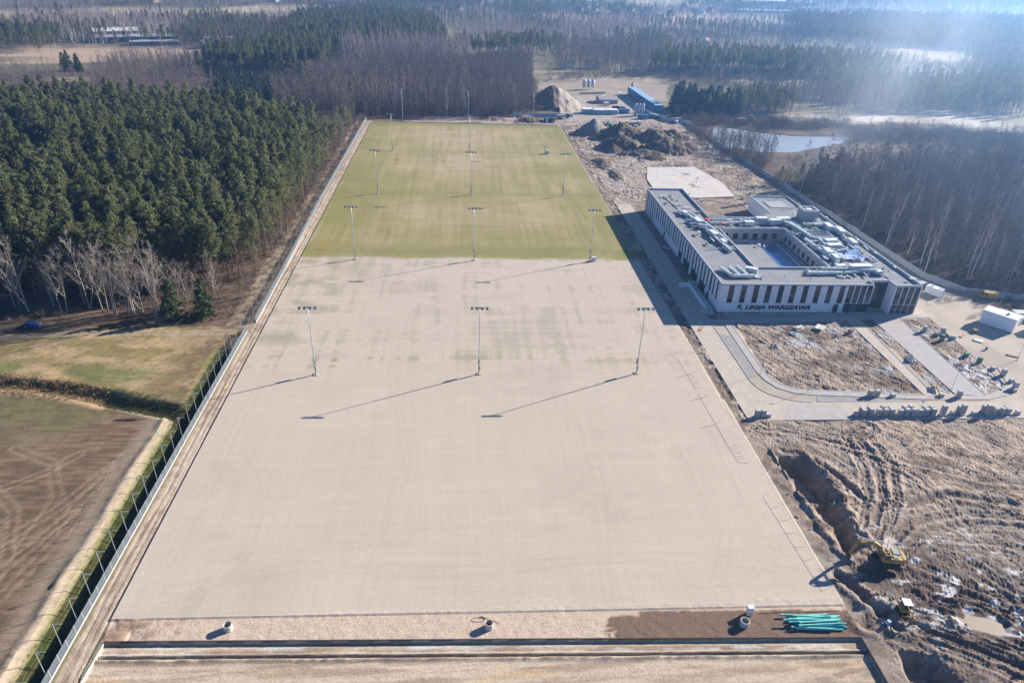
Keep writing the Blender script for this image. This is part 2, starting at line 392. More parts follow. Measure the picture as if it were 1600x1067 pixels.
gm = (np.abs(Y-240) < 7) & (X > 84) & (X < 118) & (Z > 2)
paint(gm, c3(.15,.155,.06), sst(.5,.62,n2)*.8)
paint(in_site & (X > 134) & (Y > 125), mix(c3(.37,.29,.225), c3(.25,.20,.16), sst(.4,.7,n2)), np.exp(-((X-141+(Y-310)*-.02-(310-Y)*.058)/3.6)**2)*.9)
paint(in_paved, mix(c3(.44,.37,.30), c3(.36,.305,.25), sst(.35,.65,n2)))
beds = in_paved & (((X > 70.6) & (X < 76) & (Y > 30.5)) | ((X > 89) & (X < 122) & (Y > 96.5) & (Y < 140)))
paint(beds, mix(c3(.17,.13,.105), c3(.27,.215,.17), sst(.4,.7,n1)))
marg = (X > edge_r-.8) & (X < 63.6) & (Y > -20) & (Y < 290)
paint(marg, mix(c3(.15,.115,.09), c3(.36,.29,.225), sst(.42,.64,n1*.6+n2*.4)), sst(-.2,.8,X-edge_r+(n1-.5)*1.6))
Z += np.where(marg & (X > edge_r), (n1-.45)*.7*sst(.3,1.4,X-edge_r), 0)
lotc = mix(c3(.31,.24,.185), c3(.14,.103,.08), sst(.44,.66,fbm(X/7, Y/4, 81, 4)*.65+n1*.35))
lotc = mix(lotc, c3(.33,.33,.335), sst(.60,.70,fbm(X/5, Y/3, 83, 3))*.8)
paint(lotm, lotc*(.8+.4*n3)[...,None])
paint(inside(X, Y, P_LOT_C), c3(.50,.49,.475), sst(12,4,Y+(n1-.5)*9)*sst(.40,.55,n3)*.85)
# track margin left of the pitch, apron, sunken strip
paint(trk, mix(c3(.42,.335,.255), c3(.27,.205,.155), sst(.42,.62,.5*n1+.5*fbm(X/.5, Y/9, 91, 3))))
paint(apron, mix(c3(.50,.395,.305), c3(.44,.345,.268), n3))
paint(apron, c3(.17,.115,.085), sst(-.3,.35,(X-19.0)+(n1-.5)*5+ (n3-.5)*3)*sst(-.2,.3, np.where(X < 25, -74.9, -74.0)-.03*(X-20)-Y+(n3-.5)*.5+ .9))
paint(apron & (X < -48), c3(.30,.21,.15), sst(.45,.6,n1+sst(-50,-57,X)*.25-.1))
so_c = mix(c3(.46,.375,.28), c3(.33,.255,.185), sst(.4,.66,fbm(X/10, Y/.7, 95, 4)))
so_c = mix(so_c, c3(.58,.56,.53), np.exp(-((off-1.1+(n2-.5)*.5)/.35)**2)*sst(.45,.6,fbm(X/5, Y/1.5, 96, 3))*.8)
so_c = mix(so_c, c3(.20,.155,.12), np.exp(-((off-2.85)/.28)**2)*sst(.42,.58,n3)*.7)
so_c = mix(so_c, c3(.05,.042,.036), np.exp(-((off-2.35+(fbm(X/3,Y*0,99,2)-.5)*.14)/.11)**2))
so_c = mix(so_c, c3(.16,.12,.10), np.exp(-((off-1.55)/.18)**2)*sst(.35,.6,fbm(X/2,Y,94,3))*.7)
so_c = mix(so_c, c3(.50,.35,.20), sst(.6,.72,fbm((X-20)/16, Y/1.4, 97, 3))*sst(3.5,4.5,off)*.7)
paint(in_south, so_c)
paint(in_south & (off > 3) & (X > 44), c3(.22,.17,.13), sst(.45,.65,fbm(X/3,Y/.8,98,3))*sst(44,52,X)*.7)
# far clearings and fields that read as pale shapes
FIELDS = [([(569.6,839.6),(646.4,890.4),(645.6,739.5),(608.0,697.0),(509.0,686.5)],c3(.46,.38,.25)), ([(212.0,319.8),(235.6,347.9),(313.5,357.1),(315.4,335.2),(251.8,322.1)],c3(.52,.46,.38)),
  ([(329.1,349.9),(364.5,382.4),(389.1,326.4),(345.2,294.9)],c3(.52,.46,.38)), ([(227.8,514.0),(294.3,541.3),(312.2,482.1),(259.2,483.7)],c3(.34,.29,.20)),
  ([(-381.8,477.8),(-441.2,584.8),(-360.1,585.9),(-255.0,612.9),(-251.8,546.6),(-319.0,506.6)],c3(.36,.27,.19)), ([(-576.1,827.7),(-657.8,974.8),(-460.0,1060.2),(-195.7,1289.9),(-180.1,1168.6),(-414.9,935.1)],c3(.40,.33,.22)),
  ([(46.5,424.4),(81.9,502.5),(163.5,525.1),(173.6,459.8),(150.9,384.9),(77.0,351.2)],c3(.30,.245,.185)), ([(135.6,1117.4),(181.5,1217.6),(700.0,1410.5),(593.3,1194.0),(360.1,1131.3)],c3(.36,.29,.21)),
  ([(238.3,1443.2),(454.9,1784.6),(776.2,1972.6),(704.6,1773.2),(405.1,1569.2)],c3(.44,.38,.25)), ([(469.6,905.4),(548.8,928.6),(566.7,868.7),(510.0,868.7)],c3(.36,.34,.18)),
  ([(-312.3,400.6),(-285.4,441.7),(-277.2,412.4)],c3(.33,.28,.16)), ([(-231.1,361.1),(-214.7,368.4),(-208.7,340.9)],c3(.36,.31,.20)), ([(133.8,853.8),(325.3,967.7),(303.2,889.3),(142.6,795.2)],c3(.30,.24,.18))]
for poly, col in FIELDS:
    bx = [p[0] for p in poly]; by = [p[1] for p in poly]
    m = (X > min(bx)-5) & (X < max(bx)+5) & (Y > min(by)-5) & (Y < max(by)+5)
    w = np.zeros(X.shape); w[m] = inside(X[m]+(n2[m]-.5)*10, Y[m]+(n2[m]-.5)*16, poly)
    paint(w > 0, col*(.8+.4*n2)[...,None])
# camp yard
CAMPYARD = [(64.5,361.2),(87.1,402.3),(128.8,408.3),(138.1,354.3),(134.7,315.4),(62.1,307.4)]
paint(inside(X, Y, CAMPYARD), mix(c3(.38,.33,.28), c3(.28,.24,.20), n2))
# --- sand and grass of the pitches (colour of the surface itself)
sx = fbm(X/1.4, Y/26, 301, 3); sy = fbm(X/30, Y/1.3, 302, 3); bl = fbm(X/9, Y/6, 303, 4)
sand = mix(c3(.428,.360,.292), c3(.455,.386,.315), n2)
sand = sand*(1+.05*(sx-.5)+.06*(sy-.5))[...,None]
sand = mix(sand, c3(.33,.29,.225), sst(.46,.66, .4*sx+.3*sy+.3*bl)*sst(-14,20,Y)*.75)
sand = mix(sand, c3(.215,.20,.105), sst(.50,.62, .35*sx+.3*sy+.35*bl)*np.exp(-((Y-8+(X < -30)*1.5)/2.6)**2)*np.where(X < -28,1,.42))
sand = mix(sand, c3(.25,.23,.14), sst(.5,.66,bl)*sst(-30,-56,X)*sst(5,25,Y)*.6)
grass = mix(c3(.228,.202,.076), c3(.335,.275,.15), sst(.34,.70, .2*bl+.25*sx+.55*fbm(X/26, Y/24, 305, 3))*.8)
pale = np.exp(-((X+2)/30)**2)*(.5*np.exp(-((Y-205)/34)**2)+.55*np.exp(-((Y-262)/22)**2)+.3*np.exp(-((Y-120)/26)**2))
grass = mix(grass, c3(.375,.30,.20), np.clip(pale*1.9*sst(.10,.65,bl*.4+sx*.3+sy*.3),0,.8))
grass = mix(grass, c3(.15,.165,.055), (np.exp(-((Y-83)/6)**2)+.7*np.exp(-((Y-150)/3)**2)+.6*np.exp(-((Y-224)/3)**2)+.8*np.exp(-((Y-289)/5)**2)+.5*np.exp(-((np.abs(X)-55)/5)**2))*sst(.25,.7,sy*.5+sx*.5)*.75)
grass = mix(grass, c3(.26,.19,.06), np.exp(-((X+54)/5)**2-((Y-86)/7)**2)*.6)
grass = grass*(1+.16*(sx-.5)+.12*(sy-.5))[...,None]
for pts in ([(-52,-66),(-30,-62),(0,-64),(30,-61),(56,-66)],[(-55,-60),(-54,-20),(-52,20),(-54,60)],[(54,-60),(53,-20),(52,20)],[(-48,-68),(-42,-58),(-44,-40),(-50,-30)],[(20,-70),(24,-40),(18,-5),(26,30)],[(-20,-70),(-16,-35),(-22,0),(-18,40)],[(-6,38),(-2,30),(6,27)],[(40,-68),(46,-56),(44,-30)]):
    m_ = in_pitch & (Y < 80); q_ = np.abs(pline(X[m_]+(n2[m_]-.5)*2, Y[m_]+(n2[m_]-.5)*2, pts)-.95); w_ = np.zeros(X.shape); w_[m_] = np.exp(-(q_/.3)**2)
    sand = sand*(1-.06*w_*(.3+n1))[...,None]
sand = mix(sand, c3(.345,.285,.235), sst(.58,.78,fbm(X/13, Y/9, 331, 4))*.25)
tg = sst(-1.2,1.2, Y-Y_GRASS-(bl-.5)*3.0-(n3-.5)*1.5)
paint(in_pitch, mix(sand, grass, tg))
ls = np.abs((X*.55+60) % 7.4 - 3.7)
A = np.clip(A, .01, .7)

# --- material: painted albedo times fine grain, small-scale relief
def ground_mat(name, grain=.22, gscale=1.6, lines=0.0, bump=.06):
    m = bpy.data.materials.new(name); m.use_nodes = True
    n = m.node_tree.nodes; l = m.node_tree.links; b = n['Principled BSDF']
    b.inputs['Roughness'].default_value = .95; b.inputs['Specular IOR Level'].default_value = .1
    at = n.new('ShaderNodeAttribute'); at.attribute_name = 'albedo'
    tc = n.new('ShaderNodeTexCoord')
    nz = n.new('ShaderNodeTexNoise'); nz.inputs['Scale'].default_value = gscale; nz.inputs['Detail'].default_value = 8; nz.inputs['Roughness'].default_value = .72
    l.new(tc.outputs['Object'], nz.inputs['Vector'])
    mr = n.new('ShaderNodeMapRange'); mr.inputs['From Min'].default_value = .25; mr.inputs['From Max'].default_value = .75
    mr.inputs['To Min'].default_value = 1-grain; mr.inputs['To Max'].default_value = 1+grain
    l.new(nz.outputs['Fac'], mr.inputs['Value']); fac = mr.outputs['Result']
    if lines:
        for sc in ((4.5,.05,1),(.06,3.6,1)):
            mp_ = n.new('ShaderNodeMapping'); mp_.inputs['Scale'].default_value = sc; l.new(tc.outputs['Object'], mp_.inputs['Vector'])
            n2_ = n.new('ShaderNodeTexNoise'); n2_.inputs['Scale'].default_value = 1; n2_.inputs['Detail'].default_value = 3
            l.new(mp_.outputs[0], n2_.inputs['Vector'])
            m2 = n.new('ShaderNodeMapRange'); m2.inputs['From Min'].default_value = .3; m2.inputs['From Max'].default_value = .7
            m2.inputs['To Min'].default_value = 1-lines; m2.inputs['To Max'].default_value = 1+lines; l.new(n2_.outputs['Fac'], m2.inputs['Value'])
            mm = n.new('ShaderNodeMath'); mm.operation = 'MULTIPLY'; l.new(fac, mm.inputs[0]); l.new(m2.outputs[0], mm.inputs[1]); fac = mm.outputs[0]
    vm = n.new('ShaderNodeVectorMath'); vm.operation = 'SCALE'; l.new(at.outputs['Color'], vm.inputs[0]); l.new(fac, vm.inputs['Scale'])
    l.new(vm.outputs[0], b.inputs['Base Color'])
    bp = n.new('ShaderNodeBump'); bp.inputs['Distance'].default_value = bump; bp.inputs['Strength'].default_value = .5
    l.new(nz.outputs['Fac'], bp.inputs['Height']); l.new(bp.outputs[0], b.inputs['Normal'])
    return m
M_PITCH = ground_mat('pitch_sand_and_turf', .11, 3.2, .036, .03)
M_DIRT = ground_mat('site_soil', .34, 2.8, 0, .28)
M_LAND = ground_mat('land', .30, .9, 0, .12)
M_FIELD = ground_mat('field_soil', .32, 2.2, .10, .10)

# --- region of each face, one object per region
xc = (X[:-1,:-1]+X[1:,1:])*.5; yc = (Y[:-1,:-1]+Y[1:,1:])*.5
reg = np.zeros(xc.shape, int)
reg[(xc < -64.6) & (yc > 18) & (yc < 460) & (xc > -420)] = 6
reg[inside(xc, yc, P_SITE) | ((xc > -64.6) & (xc < 62) & (yc < 296) & (yc > -97))] = 1
reg[inside(xc, yc, P_FIELD)] = 4
reg[inside(xc, yc, P_MEADOW)] = 5
pc = inside(xc, yc, P_PITCH)
reg[pc & (yc < Y_GRASS)] = 2; reg[pc & (yc >= Y_GRASS)] = 3
reg[inside(xc, yc, P_SOUTH)] = 7
NX = len(xs); idx = np.arange(X.size).reshape(X.shape)
def region(k, name, m, smooth=False):
    f = reg == k
    q = np.stack([idx[:-1,:-1][f], idx[:-1,1:][f], idx[1:,1:][f], idx[1:,:-1][f]], 1)
    u, inv = np.unique(q, return_inverse=True); q = inv.reshape(q.shape)
    me = bpy.data.meshes.new(name)
    me.vertices.add(len(u)); co = np.stack([X.ravel()[u], Y.ravel()[u], Z.ravel()[u]], 1).astype(np.float32)
    me.vertices.foreach_set('co', co.ravel())
    me.loops.add(q.size); me.loops.foreach_set('vertex_index', q.ravel().astype(np.int32))
    me.polygons.add(len(q)); me.polygons.foreach_set('loop_start', np.arange(0, q.size, 4, dtype=np.int32))
    me.polygons.foreach_set('use_smooth', np.full(len(q), smooth))
    me.update(calc_edges=True)
    at = me.color_attributes.new('albedo', 'FLOAT_COLOR', 'POINT')
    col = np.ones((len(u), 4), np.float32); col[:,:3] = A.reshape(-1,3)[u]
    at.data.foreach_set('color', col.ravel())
    me.materials.append(m)
    return tag(obj(name, me), kind='structure')
region(0, 'ground', M_LAND, True)
region(1, 'building_site_ground', M_DIRT)
region(2, 'sand_pitch', M_PITCH)
region(3, 'grass_pitch', M_PITCH)
region(4, 'ploughed_field', M_FIELD, True)
region(5, 'meadow', M_LAND, True)
region(6, 'forest_floor', M_LAND, True)
region(7, 'sunken_sand_strip', M_DIRT, True)
def ground_z(x, y):
    """height of the terrain at a point"""
    i = int(np.clip(np.searchsorted(xs, x)-1, 0, len(xs)-2)); j = int(np.clip(np.searchsorted(ys, y)-1, 0, len(ys)-2))
    a = (x-xs[i])/(xs[i+1]-xs[i]); b = (y-ys[j])/(ys[j+1]-ys[j])
    return float((Z[j,i]*(1-a)+Z[j,i+1]*a)*(1-b) + (Z[j+1,i]*(1-a)+Z[j+1,i+1]*a)*b)
# pond water and the brown puddle
def sheet(name, poly, z, m, kind='structure'):
    b = MB(); b.add([(x,y,z) for x,y in poly], [tuple(range(len(poly)))]); o = b.build(name, m); tag(o, kind=kind); return o
M_WATER = mat('pond_water', (.30,.32,.33), .3, spec=.5)  # silvery sky reflection put into the pale base colour
pc_ = np.array(P_POND).mean(0)
sheet('pond_water', [tuple(pc_+(np.array(p)-pc_)*1.04) for p in P_POND], -.55, M_WATER)
sheet('puddle_water', [(80.8-2.6,-77.5+.6),(80,-75.2),(82,-75.3),(85,-76.6),(86.4,-79),(85.2,-81),(82.4,-81),(79.6,-80)], -.085, mat('muddy_water', (.34,.265,.19), .25, spec=.5))

# ================================================================== ROADS AND PAVEMENTS
M_ROAD = mat('sandy_block_paving', (.47,.40,.33), .9, scale=.35, alt=(.37,.32,.27), spec=.15)
M_WALK = mat('grey_block_paving', (.40,.37,.345), .9, scale=.5, alt=(.33,.31,.295), spec=.15)
M_BAY = mat('dark_block_paving', (.30,.285,.27), .9, scale=.5, alt=(.24,.23,.225), spec=.15)
M_KERB = mat('kerb_concrete', (.42,.40,.37), .9, .12, 3)
M_SLAB = mat('fresh_concrete', (.52,.48,.43), .85, scale=.12, alt=(.44,.41,.375), spec=.2)
ROAD = [(63.6,142),(70.4,142),(70.2,-3.5),(70.9,-7.2),(72.6,-9.8),(75.4,-11.8),(79,-13.2),(82,-13.6),(172,-13.9),(172,-20.6),(63.6,-20.6)]
WALK = [(74,27.5),(73.6,1),(74.2,-3.2),(76,-7),(79.6,-9.5),(84,-10.3),(113,-12.7),(129.4,-12.9),(136,-11),(140.8,-7),(144,2),(142.6,2.6),(139.6,-5.4),(135.4,-9),(129.4,-11.2),(113.5,-10.9),(84,-8.2),(80.4,-7.6),(77.6,-5.6),(76,-2.4),(75.6,1),(76,27.5)]
FRONT = [(70.6,27.6),(70.6,29.8),(77,30.2),(114,34.6),(131,34.4),(141.6,34.2),(141.6,32),(131,31.2),(114,31),(77.5,28.2)]
def slab(name, poly, z0, z1, m):
    b = MB(); b.prism(poly, z0, z1); return tag(b.build(name, m), kind='structure')
slab('road', ROAD, -.3, .05, M_ROAD)
slab('pavement', WALK, -.3, .13, M_WALK)
slab('front_walk', FRONT, -.3, .12, M_WALK)
slab('parking_bay', [(70.6,22),(73.7,20),(73.4,1),(70.5,-3)], -.3, .06, M_BAY)
slab('parking_bay', [(85,-10.6),(112.6,-12.9),(112.6,-13.7),(83.6,-13.5)], -.3, .062, M_BAY)
slab('parking_bay', [(76,-14.4),(89,-14.6),(89,-20.2),(72,-20.2)], -.3, .066, M_WALK)
slab('path', [(113.7,31.2),(117.7,31.4),(116,-10.8),(113.6,-10.8)], -.3, .09, M_ROAD)
slab('path', [(122.3,31.6),(131.2,31.3),(129.6,-11.3),(122.1,-10.5)], -.3, .10, M_WALK)
slab('concrete_slab', [(92,199),(117.7,201.4),(123,176),(121.7,152),(104,149),(85.2,150),(86.6,178)], -.3, .35, M_SLAB)
def strip(name, pts, w, z0, z1, m):
    """a kerb: ribbon of width w along a polyline"""
    b = MB(); n = len(pts); L = []; Rr = []
    for i,(x,y) in enumerate(pts):
        a = Vector(pts[max(i-1,0)]); c = Vector(pts[min(i+1,n-1)]); d = (c-a).normalized(); q = Vector((-d.y,d.x))*w/2
        L.append((x+q.x,y+q.y)); Rr.append((x-q.x,y-q.y))
    vs = [(*p,z0) for p in L]+[(*p,z0) for p in Rr]+[(*p,z1) for p in L]+[(*p,z1) for p in Rr]; fs = []
    for i in range(n-1):
        fs += [(2*n+i,2*n+i+1,3*n+i+1,3*n+i),(i,i+1,2*n+i+1,2*n+i),(n+i+1,n+i,3*n+i,3*n+i+1)]
    fs += [(0,2*n,3*n,n),(n-1,2*n-1,4*n-1,3*n-1)]
    b.add(vs, fs); return tag(b.build(name, m), kind='structure')
strip('kerb', [(63.5,142),(63.5,-20.5),(64.2,-20.75),(172,-20.75)], .22, -.3, .17, M_KERB)
strip('kerb', [(70.5,142),(70.32,-3.5),(71.0,-7.1),(72.7,-9.7),(75.4,-11.65),(79,-13.05),(82,-13.45)], .2, -.3, .16, M_KERB)
strip('kerb', [(76.15,27),(75.75,1),(76.15,-2.3),(77.75,-5.4),(80.5,-7.4),(84,-8.05),(113.4,-10.65)], .2, -.3, .19, M_KERB)
for a,b in (((113.5,31),(113.4,-10.5)),((117.85,31),(116.15,-10.6)),((122.15,31.4),(121.95,-10.3)),((131.35,31),(129.75,-11.1)),((141.2,31.6),(138.9,-5.2))):
    strip('kerb', [a,b], .2, -.3, .18, M_KERB)
strip('kerb', [(77.4,28.1),(113.6,30.9)], .2, -.3, .18, M_KERB)

# ================================================================== TREES
class TB:
    """fast triangle collector for trees: slot 0 = trunk and limbs, slot 1 = crown"""
    def __init__(s): s.v = [[],[]]; s.f = [[],[]]
    def limb(s, k, pts, rad, n=4):
        V = s.v[k]; o = len(V); m = len(pts)
        for i, p in enumerate(pts):
            d = (pts[min(i+1,m-1)]-pts[max(i-1,0)]); d.normalize()
            a = d.orthogonal(); a.normalize(); b = d.cross(a)
            for j in range(n):
                t = 2*math.pi*j/n; V.append(tuple(p+(a*math.cos(t)+b*math.sin(t))*rad[i]))
        for i in range(m-1):
            for j in range(n):
                j2 = (j+1) % n; s.f[k].append((o+i*n+j, o+(i+1)*n+j, o+(i+1)*n+j2, o+i*n+j2))
    def tri(s, k, a, b, c):
        V = s.v[k]; o = len(V); V += [tuple(a), tuple(b), tuple(c)]; s.f[k].append((o,o+1,o+2))
    def twig(s, k, p, d, L, w):
        d = d.normalized(); q = d.cross(Vector((rng.gauss(0,1),rng.gauss(0,1),rng.gauss(0,1)))).normalized()*w*.5
        s.tri(k, p-q, p+q, p+d*L)
    def leaf(s, k, c, r):
        a = Vector((rng.gauss(0,1),rng.gauss(0,1),rng.gauss(0,1)*.7)).normalized(); b = a.orthogonal().normalized()
        b = (b*math.cos(t := rng.uniform(0,6.28)) + a.cross(b)*math.sin(t))
        s.tri(k, c+a*r, c-a*r*.5+b*r*.75, c-a*r*.5-b*r*.75)
    def meshes(s, name, mt, mc):
        out = []
        for k, m, nm in ((0,mt,'trunk'),(1,mc,'crown')):
            me = bpy.data.meshes.new(name+'_'+nm); me.from_pydata(s.v[k], [], s.f[k]); me.materials.append(m); out.append(me)
        me = bpy.data.meshes.new(name); o = len(s.v[0])
        me.from_pydata(s.v[0]+s.v[1], [], s.f[0]+[tuple(i+o for i in f) for f in s.f[1]])
        me.materials.append(mt); me.materials.append(mc)
        me.polygons.foreach_set('material_index', [0]*len(s.f[0])+[1]*len(s.f[1]))
        return out[0], out[1], me
def rv(s=1.0): return Vector((rng.gauss(0,s), rng.gauss(0,s), rng.gauss(0,s)))
def tree_mat(name, c1, c2, rough=.85, trans=0.0, zc=None):
    m = bpy.data.materials.new(name); m.use_nodes = True; n = m.node_tree.nodes; l = m.node_tree.links; b = n['Principled BSDF']
    b.inputs['Roughness'].default_value = rough; b.inputs['Specular IOR Level'].default_value = .15
    oi = n.new('ShaderNodeObjectInfo'); tc = n.new('ShaderNodeTexCoord'); nz = n.new('ShaderNodeTexNoise')
    nz.inputs['Scale'].default_value = .7; nz.inputs['Detail'].default_value = 3
    l.new(tc.outputs['Object'], nz.inputs['Vector'])
    ad = n.new('ShaderNodeMath'); ad.operation = 'MULTIPLY_ADD'; ad.inputs[1].default_value = .65; l.new(oi.outputs['Random'], ad.inputs[0])
    sb = n.new('ShaderNodeMath'); sb.operation = 'SUBTRACT'; sb.inputs[1].default_value = .3; l.new(nz.outputs['Fac'], sb.inputs[0]); l.new(sb.outputs[0], ad.inputs[2])
    rp = n.new('ShaderNodeValToRGB'); rp.color_ramp.elements[0].color = (*c1,1); rp.color_ramp.elements[1].color = (*c2,1)
    l.new(ad.outputs[0], rp.inputs[0]); l.new(rp.outputs[0], b.inputs['Base Color'])
    if trans > 0:
        tr = n.new('ShaderNodeBsdfTranslucent'); l.new(rp.outputs[0], tr.inputs['Color'])
        mx = n.new('ShaderNodeMixShader'); mx.inputs[0].default_value = trans
        l.new(b.outputs[0], mx.inputs[1]); l.new(tr.outputs[0], mx.inputs[2]); l.new(mx.outputs[0], n['Material Output'].inputs['Surface'])
    return m
MT = dict(
  pine_bark=tree_mat('pine_bark', (.13,.085,.06), (.24,.15,.10)), needles=tree_mat('pine_needles', (.105,.124,.056), (.215,.222,.100), trans=.5),
  yneedles=tree_mat('young_needles', (.05,.075,.036), (.095,.115,.052), trans=.3), dneedles=tree_mat('spruce_needles', (.022,.04,.03), (.05,.07,.045), trans=.1),
  grey_bark=tree_mat('grey_bark', (.22,.185,.155), (.40,.345,.285)), twig=tree_mat('bare_twigs', (.135,.110,.100), (.265,.218,.192)),
  pale_twig=tree_mat('pale_twigs', (.20,.168,.132), (.35,.30,.24)),
  dark_bark=tree_mat('dark_bark', (.13,.108,.095), (.26,.22,.185)),
  birch_bark=tree_mat('birch_bark', (.50,.48,.45), (.70,.68,.64)), birch_twig=tree_mat('birch_twigs', (.22,.155,.14), (.36,.27,.24)),
  larch=tree_mat('larch_twigs', (.21,.135,.07), (.33,.22,.12)), shrub=tree_mat('brown_brush', (.10,.065,.048), (.24,.16,.11)),
  dry=tree_mat('dry_grass', (.24,.165,.085), (.42,.30,.17)), green=tree_mat('green_grass', (.05,.064,.02), (.115,.118,.045)))
def mk_pine(h, r, base=.5, nb=54, tufts=24, size=.28):
    t = TB(); bend = rv(.25); bend.z = 0
    ax = lambda z: Vector((0,0,z)) + bend*(z/h)**2*2
    t.limb(0, [ax(h*q) for q in (0,.25,.5,.75,1)], [.19,.15,.12,.08,.02], 5)
    for i in range(nb):
        q = base + (1-base)*((i+rng.random())/nb)**.85
        u = (q-base)/(1-base); R0 = r*(.55+.75*u)*(1-u)**.55*1.5 if u > .12 else r*.55
        R0 *= rng.uniform(.7,1.2); a = rng.uniform(0, 6.283)
        d = Vector((math.cos(a), math.sin(a), rng.uniform(-.05,.55))); p0 = ax(h*q)
        t.limb(0, [p0, p0+d*R0*.8], [.05,.02], 3)
        for k in range(tufts):
            c = p0 + d*R0*(.25+.85*rng.random()**.7) + rv(.24*R0**.5)
            t.leaf(1, c, size*rng.uniform(.6,1.25))
    return t
def mk_bare(h, spread, nb=15, up=.8, sub=8, tw=6, base=.3, trunks=1, tww=.045, fill=1.0):
    t = TB()
    for q in range(trunks):
        lean = rv(.05*trunks+.02); lean.z = 0; off = Vector((0,0,0)) if trunks == 1 else rv(.35); off.z = 0
        hh = h*(1 if q == 0 else rng.uniform(.75,1))
        wig = [rv(.12*h/15) for _ in range(6)]
        ax = lambda s: off + Vector((0,0,hh*s)) + lean*hh*s + wig[min(5,int(s*5))]*s
        t.limb(0, [ax(s) for s in (0,.2,.4,.6,.8,1)], [.19*h/16,.15*h/16,.12*h/16,.085*h/16,.05,.015], 5)
        for i in range(nb):
            s = base+(1-base)*(i+rng.random())/nb; p = ax(s); a = rng.uniform(0,6.283)
            L = spread*(1.15-s*.8)*rng.uniform(.7,1.25); d = Vector((math.cos(a),math.sin(a),up*rng.uniform(.7,1.5))).normalized()
            e = p+d*L+Vector((0,0,L*.18)); md = p+d*L*.5
            r0 = .075*(1.15-s)*h/16+.012
            t.limb(0, [p, md, e], [r0, r0*.6, .012], 3)
            for j in range(sub):
                f = rng.uniform(.25,1); b = p+(e-p)*f; dd = (d+rv(.5)+Vector((0,0,.25))).normalized(); l2 = L*rng.uniform(.25,.5)
                t.twig(0 if j < 2 else 1, b, dd, l2, .05)
                for k in range(tw):
                    t.twig(1, b+dd*l2*rng.uniform(.2,1), dd+rv(.55), rng.uniform(.45,1.1)*fill, tww)
    return t
def mk_cone(h, r, layers=15, per=26, size=.5, base=.06, bare=0.0):
    t = TB(); t.limb(0, [Vector((0,0,h*q)) for q in (0,.5,1)], [.16,.1,.02], 5)
    for i in range(layers):
        q = base+(1-base)*i/layers; R0 = r*(1-q)**.8+.15
        for k in range(max(5,int(per*(1-q*.75)))):
            a = rng.uniform(0,6.283); s = rng.random()**.6
            c = Vector((math.cos(a)*R0*s, math.sin(a)*R0*s, h*q - R0*s*.18 + rng.gauss(0,.15*h/layers)))
            if bare: t.twig(1, c, Vector((math.cos(a),math.sin(a),.45))+rv(.4), rng.uniform(.5,1.1), .05)
            else: t.leaf(1, c, size*rng.uniform(.6,1.2))
    return t
def mk_bush(h, r, n=150, w=.05):
    t = TB()
    for k in range(9):
        a = rng.uniform(0,6.283); d = Vector((math.cos(a)*.6, math.sin(a)*.6, 1)); t.limb(0, [Vector((0,0,0)), d*h*rng.uniform(.5,.8)], [.035,.01], 3)
    for k in range(n):
        a = rng.uniform(0,6.283); s = rng.random()**.5*r; z = h*rng.uniform(.05,.75)
        t.twig(1, Vector((math.cos(a)*s, math.sin(a)*s, z)), Vector((math.cos(a)*.5,math.sin(a)*.5,1))+rv(.45), rng.uniform(.4,1)*h*.4, w)
    return t
PRO = {}
def proto(kind, builders, mt, mc): PRO[kind] = [b().meshes('%s' % kind, MT[mt], MT[mc]) for b in builders]
proto('pine', [lambda: mk_pine(20,1.75), lambda: mk_pine(21.5,1.5,.5), lambda: mk_pine(18.5,1.85,.45), lambda: mk_pine(20.5,1.6,.45), lambda: mk_pine(19.5,2.0,.5,58), lambda: mk_pine(17.5,1.45,.4), lambda: mk_pine(22,1.6,.48), lambda: mk_pine(16,1.9,.42)], 'pine_bark', 'needles')
proto('edge_pine', [lambda: mk_pine(18,1.8,.6,32,20), lambda: mk_pine(16.5,1.6,.64,26,20), lambda: mk_pine(19,2.0,.42,44,20), lambda: mk_pine(14,1.9,.3,46,20), lambda: mk_pine(20,1.9,.52,38,20)], 'pine_bark', 'needles')
proto('young_pine', [lambda: mk_cone(8.5,2.7,16,44,.5), lambda: mk_cone(7.6,2.5,16,44,.5), lambda: mk_cone(6,1.9,13,34,.45)], 'pine_bark', 'yneedles')
proto('spruce', [lambda: mk_cone(14,3.0,22,46,.6), lambda: mk_cone(12,2.7,20,42,.6), lambda: mk_cone(15.5,3.0,22,46,.6)], 'pine_bark', 'dneedles')
proto('bare', [lambda: mk_bare(16,4.2,15,.7,8,8), lambda: mk_bare(14.5,4.0,14,.6,8,8), lambda: mk_bare(17,3.8,17,.9,8,8), lambda: mk_bare(12,3.8,14,.6), lambda: mk_bare(15.5,3.0,16,1.1), lambda: mk_bare(9,3.0,14,.8,8,7,.12), lambda: mk_bare(19,3.6,18,1.0)], 'dark_bark', 'twig')
proto('birch', [lambda: mk_bare(17,2.3,19,1.3,7,6,.35), lambda: mk_bare(16,2.1,18,1.2,7,6,.4), lambda: mk_bare(18.5,2.2,20,1.4,7,6,.35)], 'birch_bark', 'birch_twig')
proto('big_bare', [lambda: mk_bare(16,5.0,13,1.2,8,5,.25,2,.035,1.1), lambda: mk_bare(15,4.4,13,1.3,8,5,.25,2,.035,1.1), lambda: mk_bare(14,4.4,13,1.2,8,5,.25,2,.035,1.1), lambda: mk_bare(12.5,4.0,13,1.2,8,5,.25,1,.035,1.1)], 'grey_bark', 'pale_twig')
proto('larch', [lambda: mk_cone(15,2.3,26,26,.4,.1,1), lambda: mk_cone(13,2.1,24,24,.4,.1,1)], 'grey_bark', 'larch')
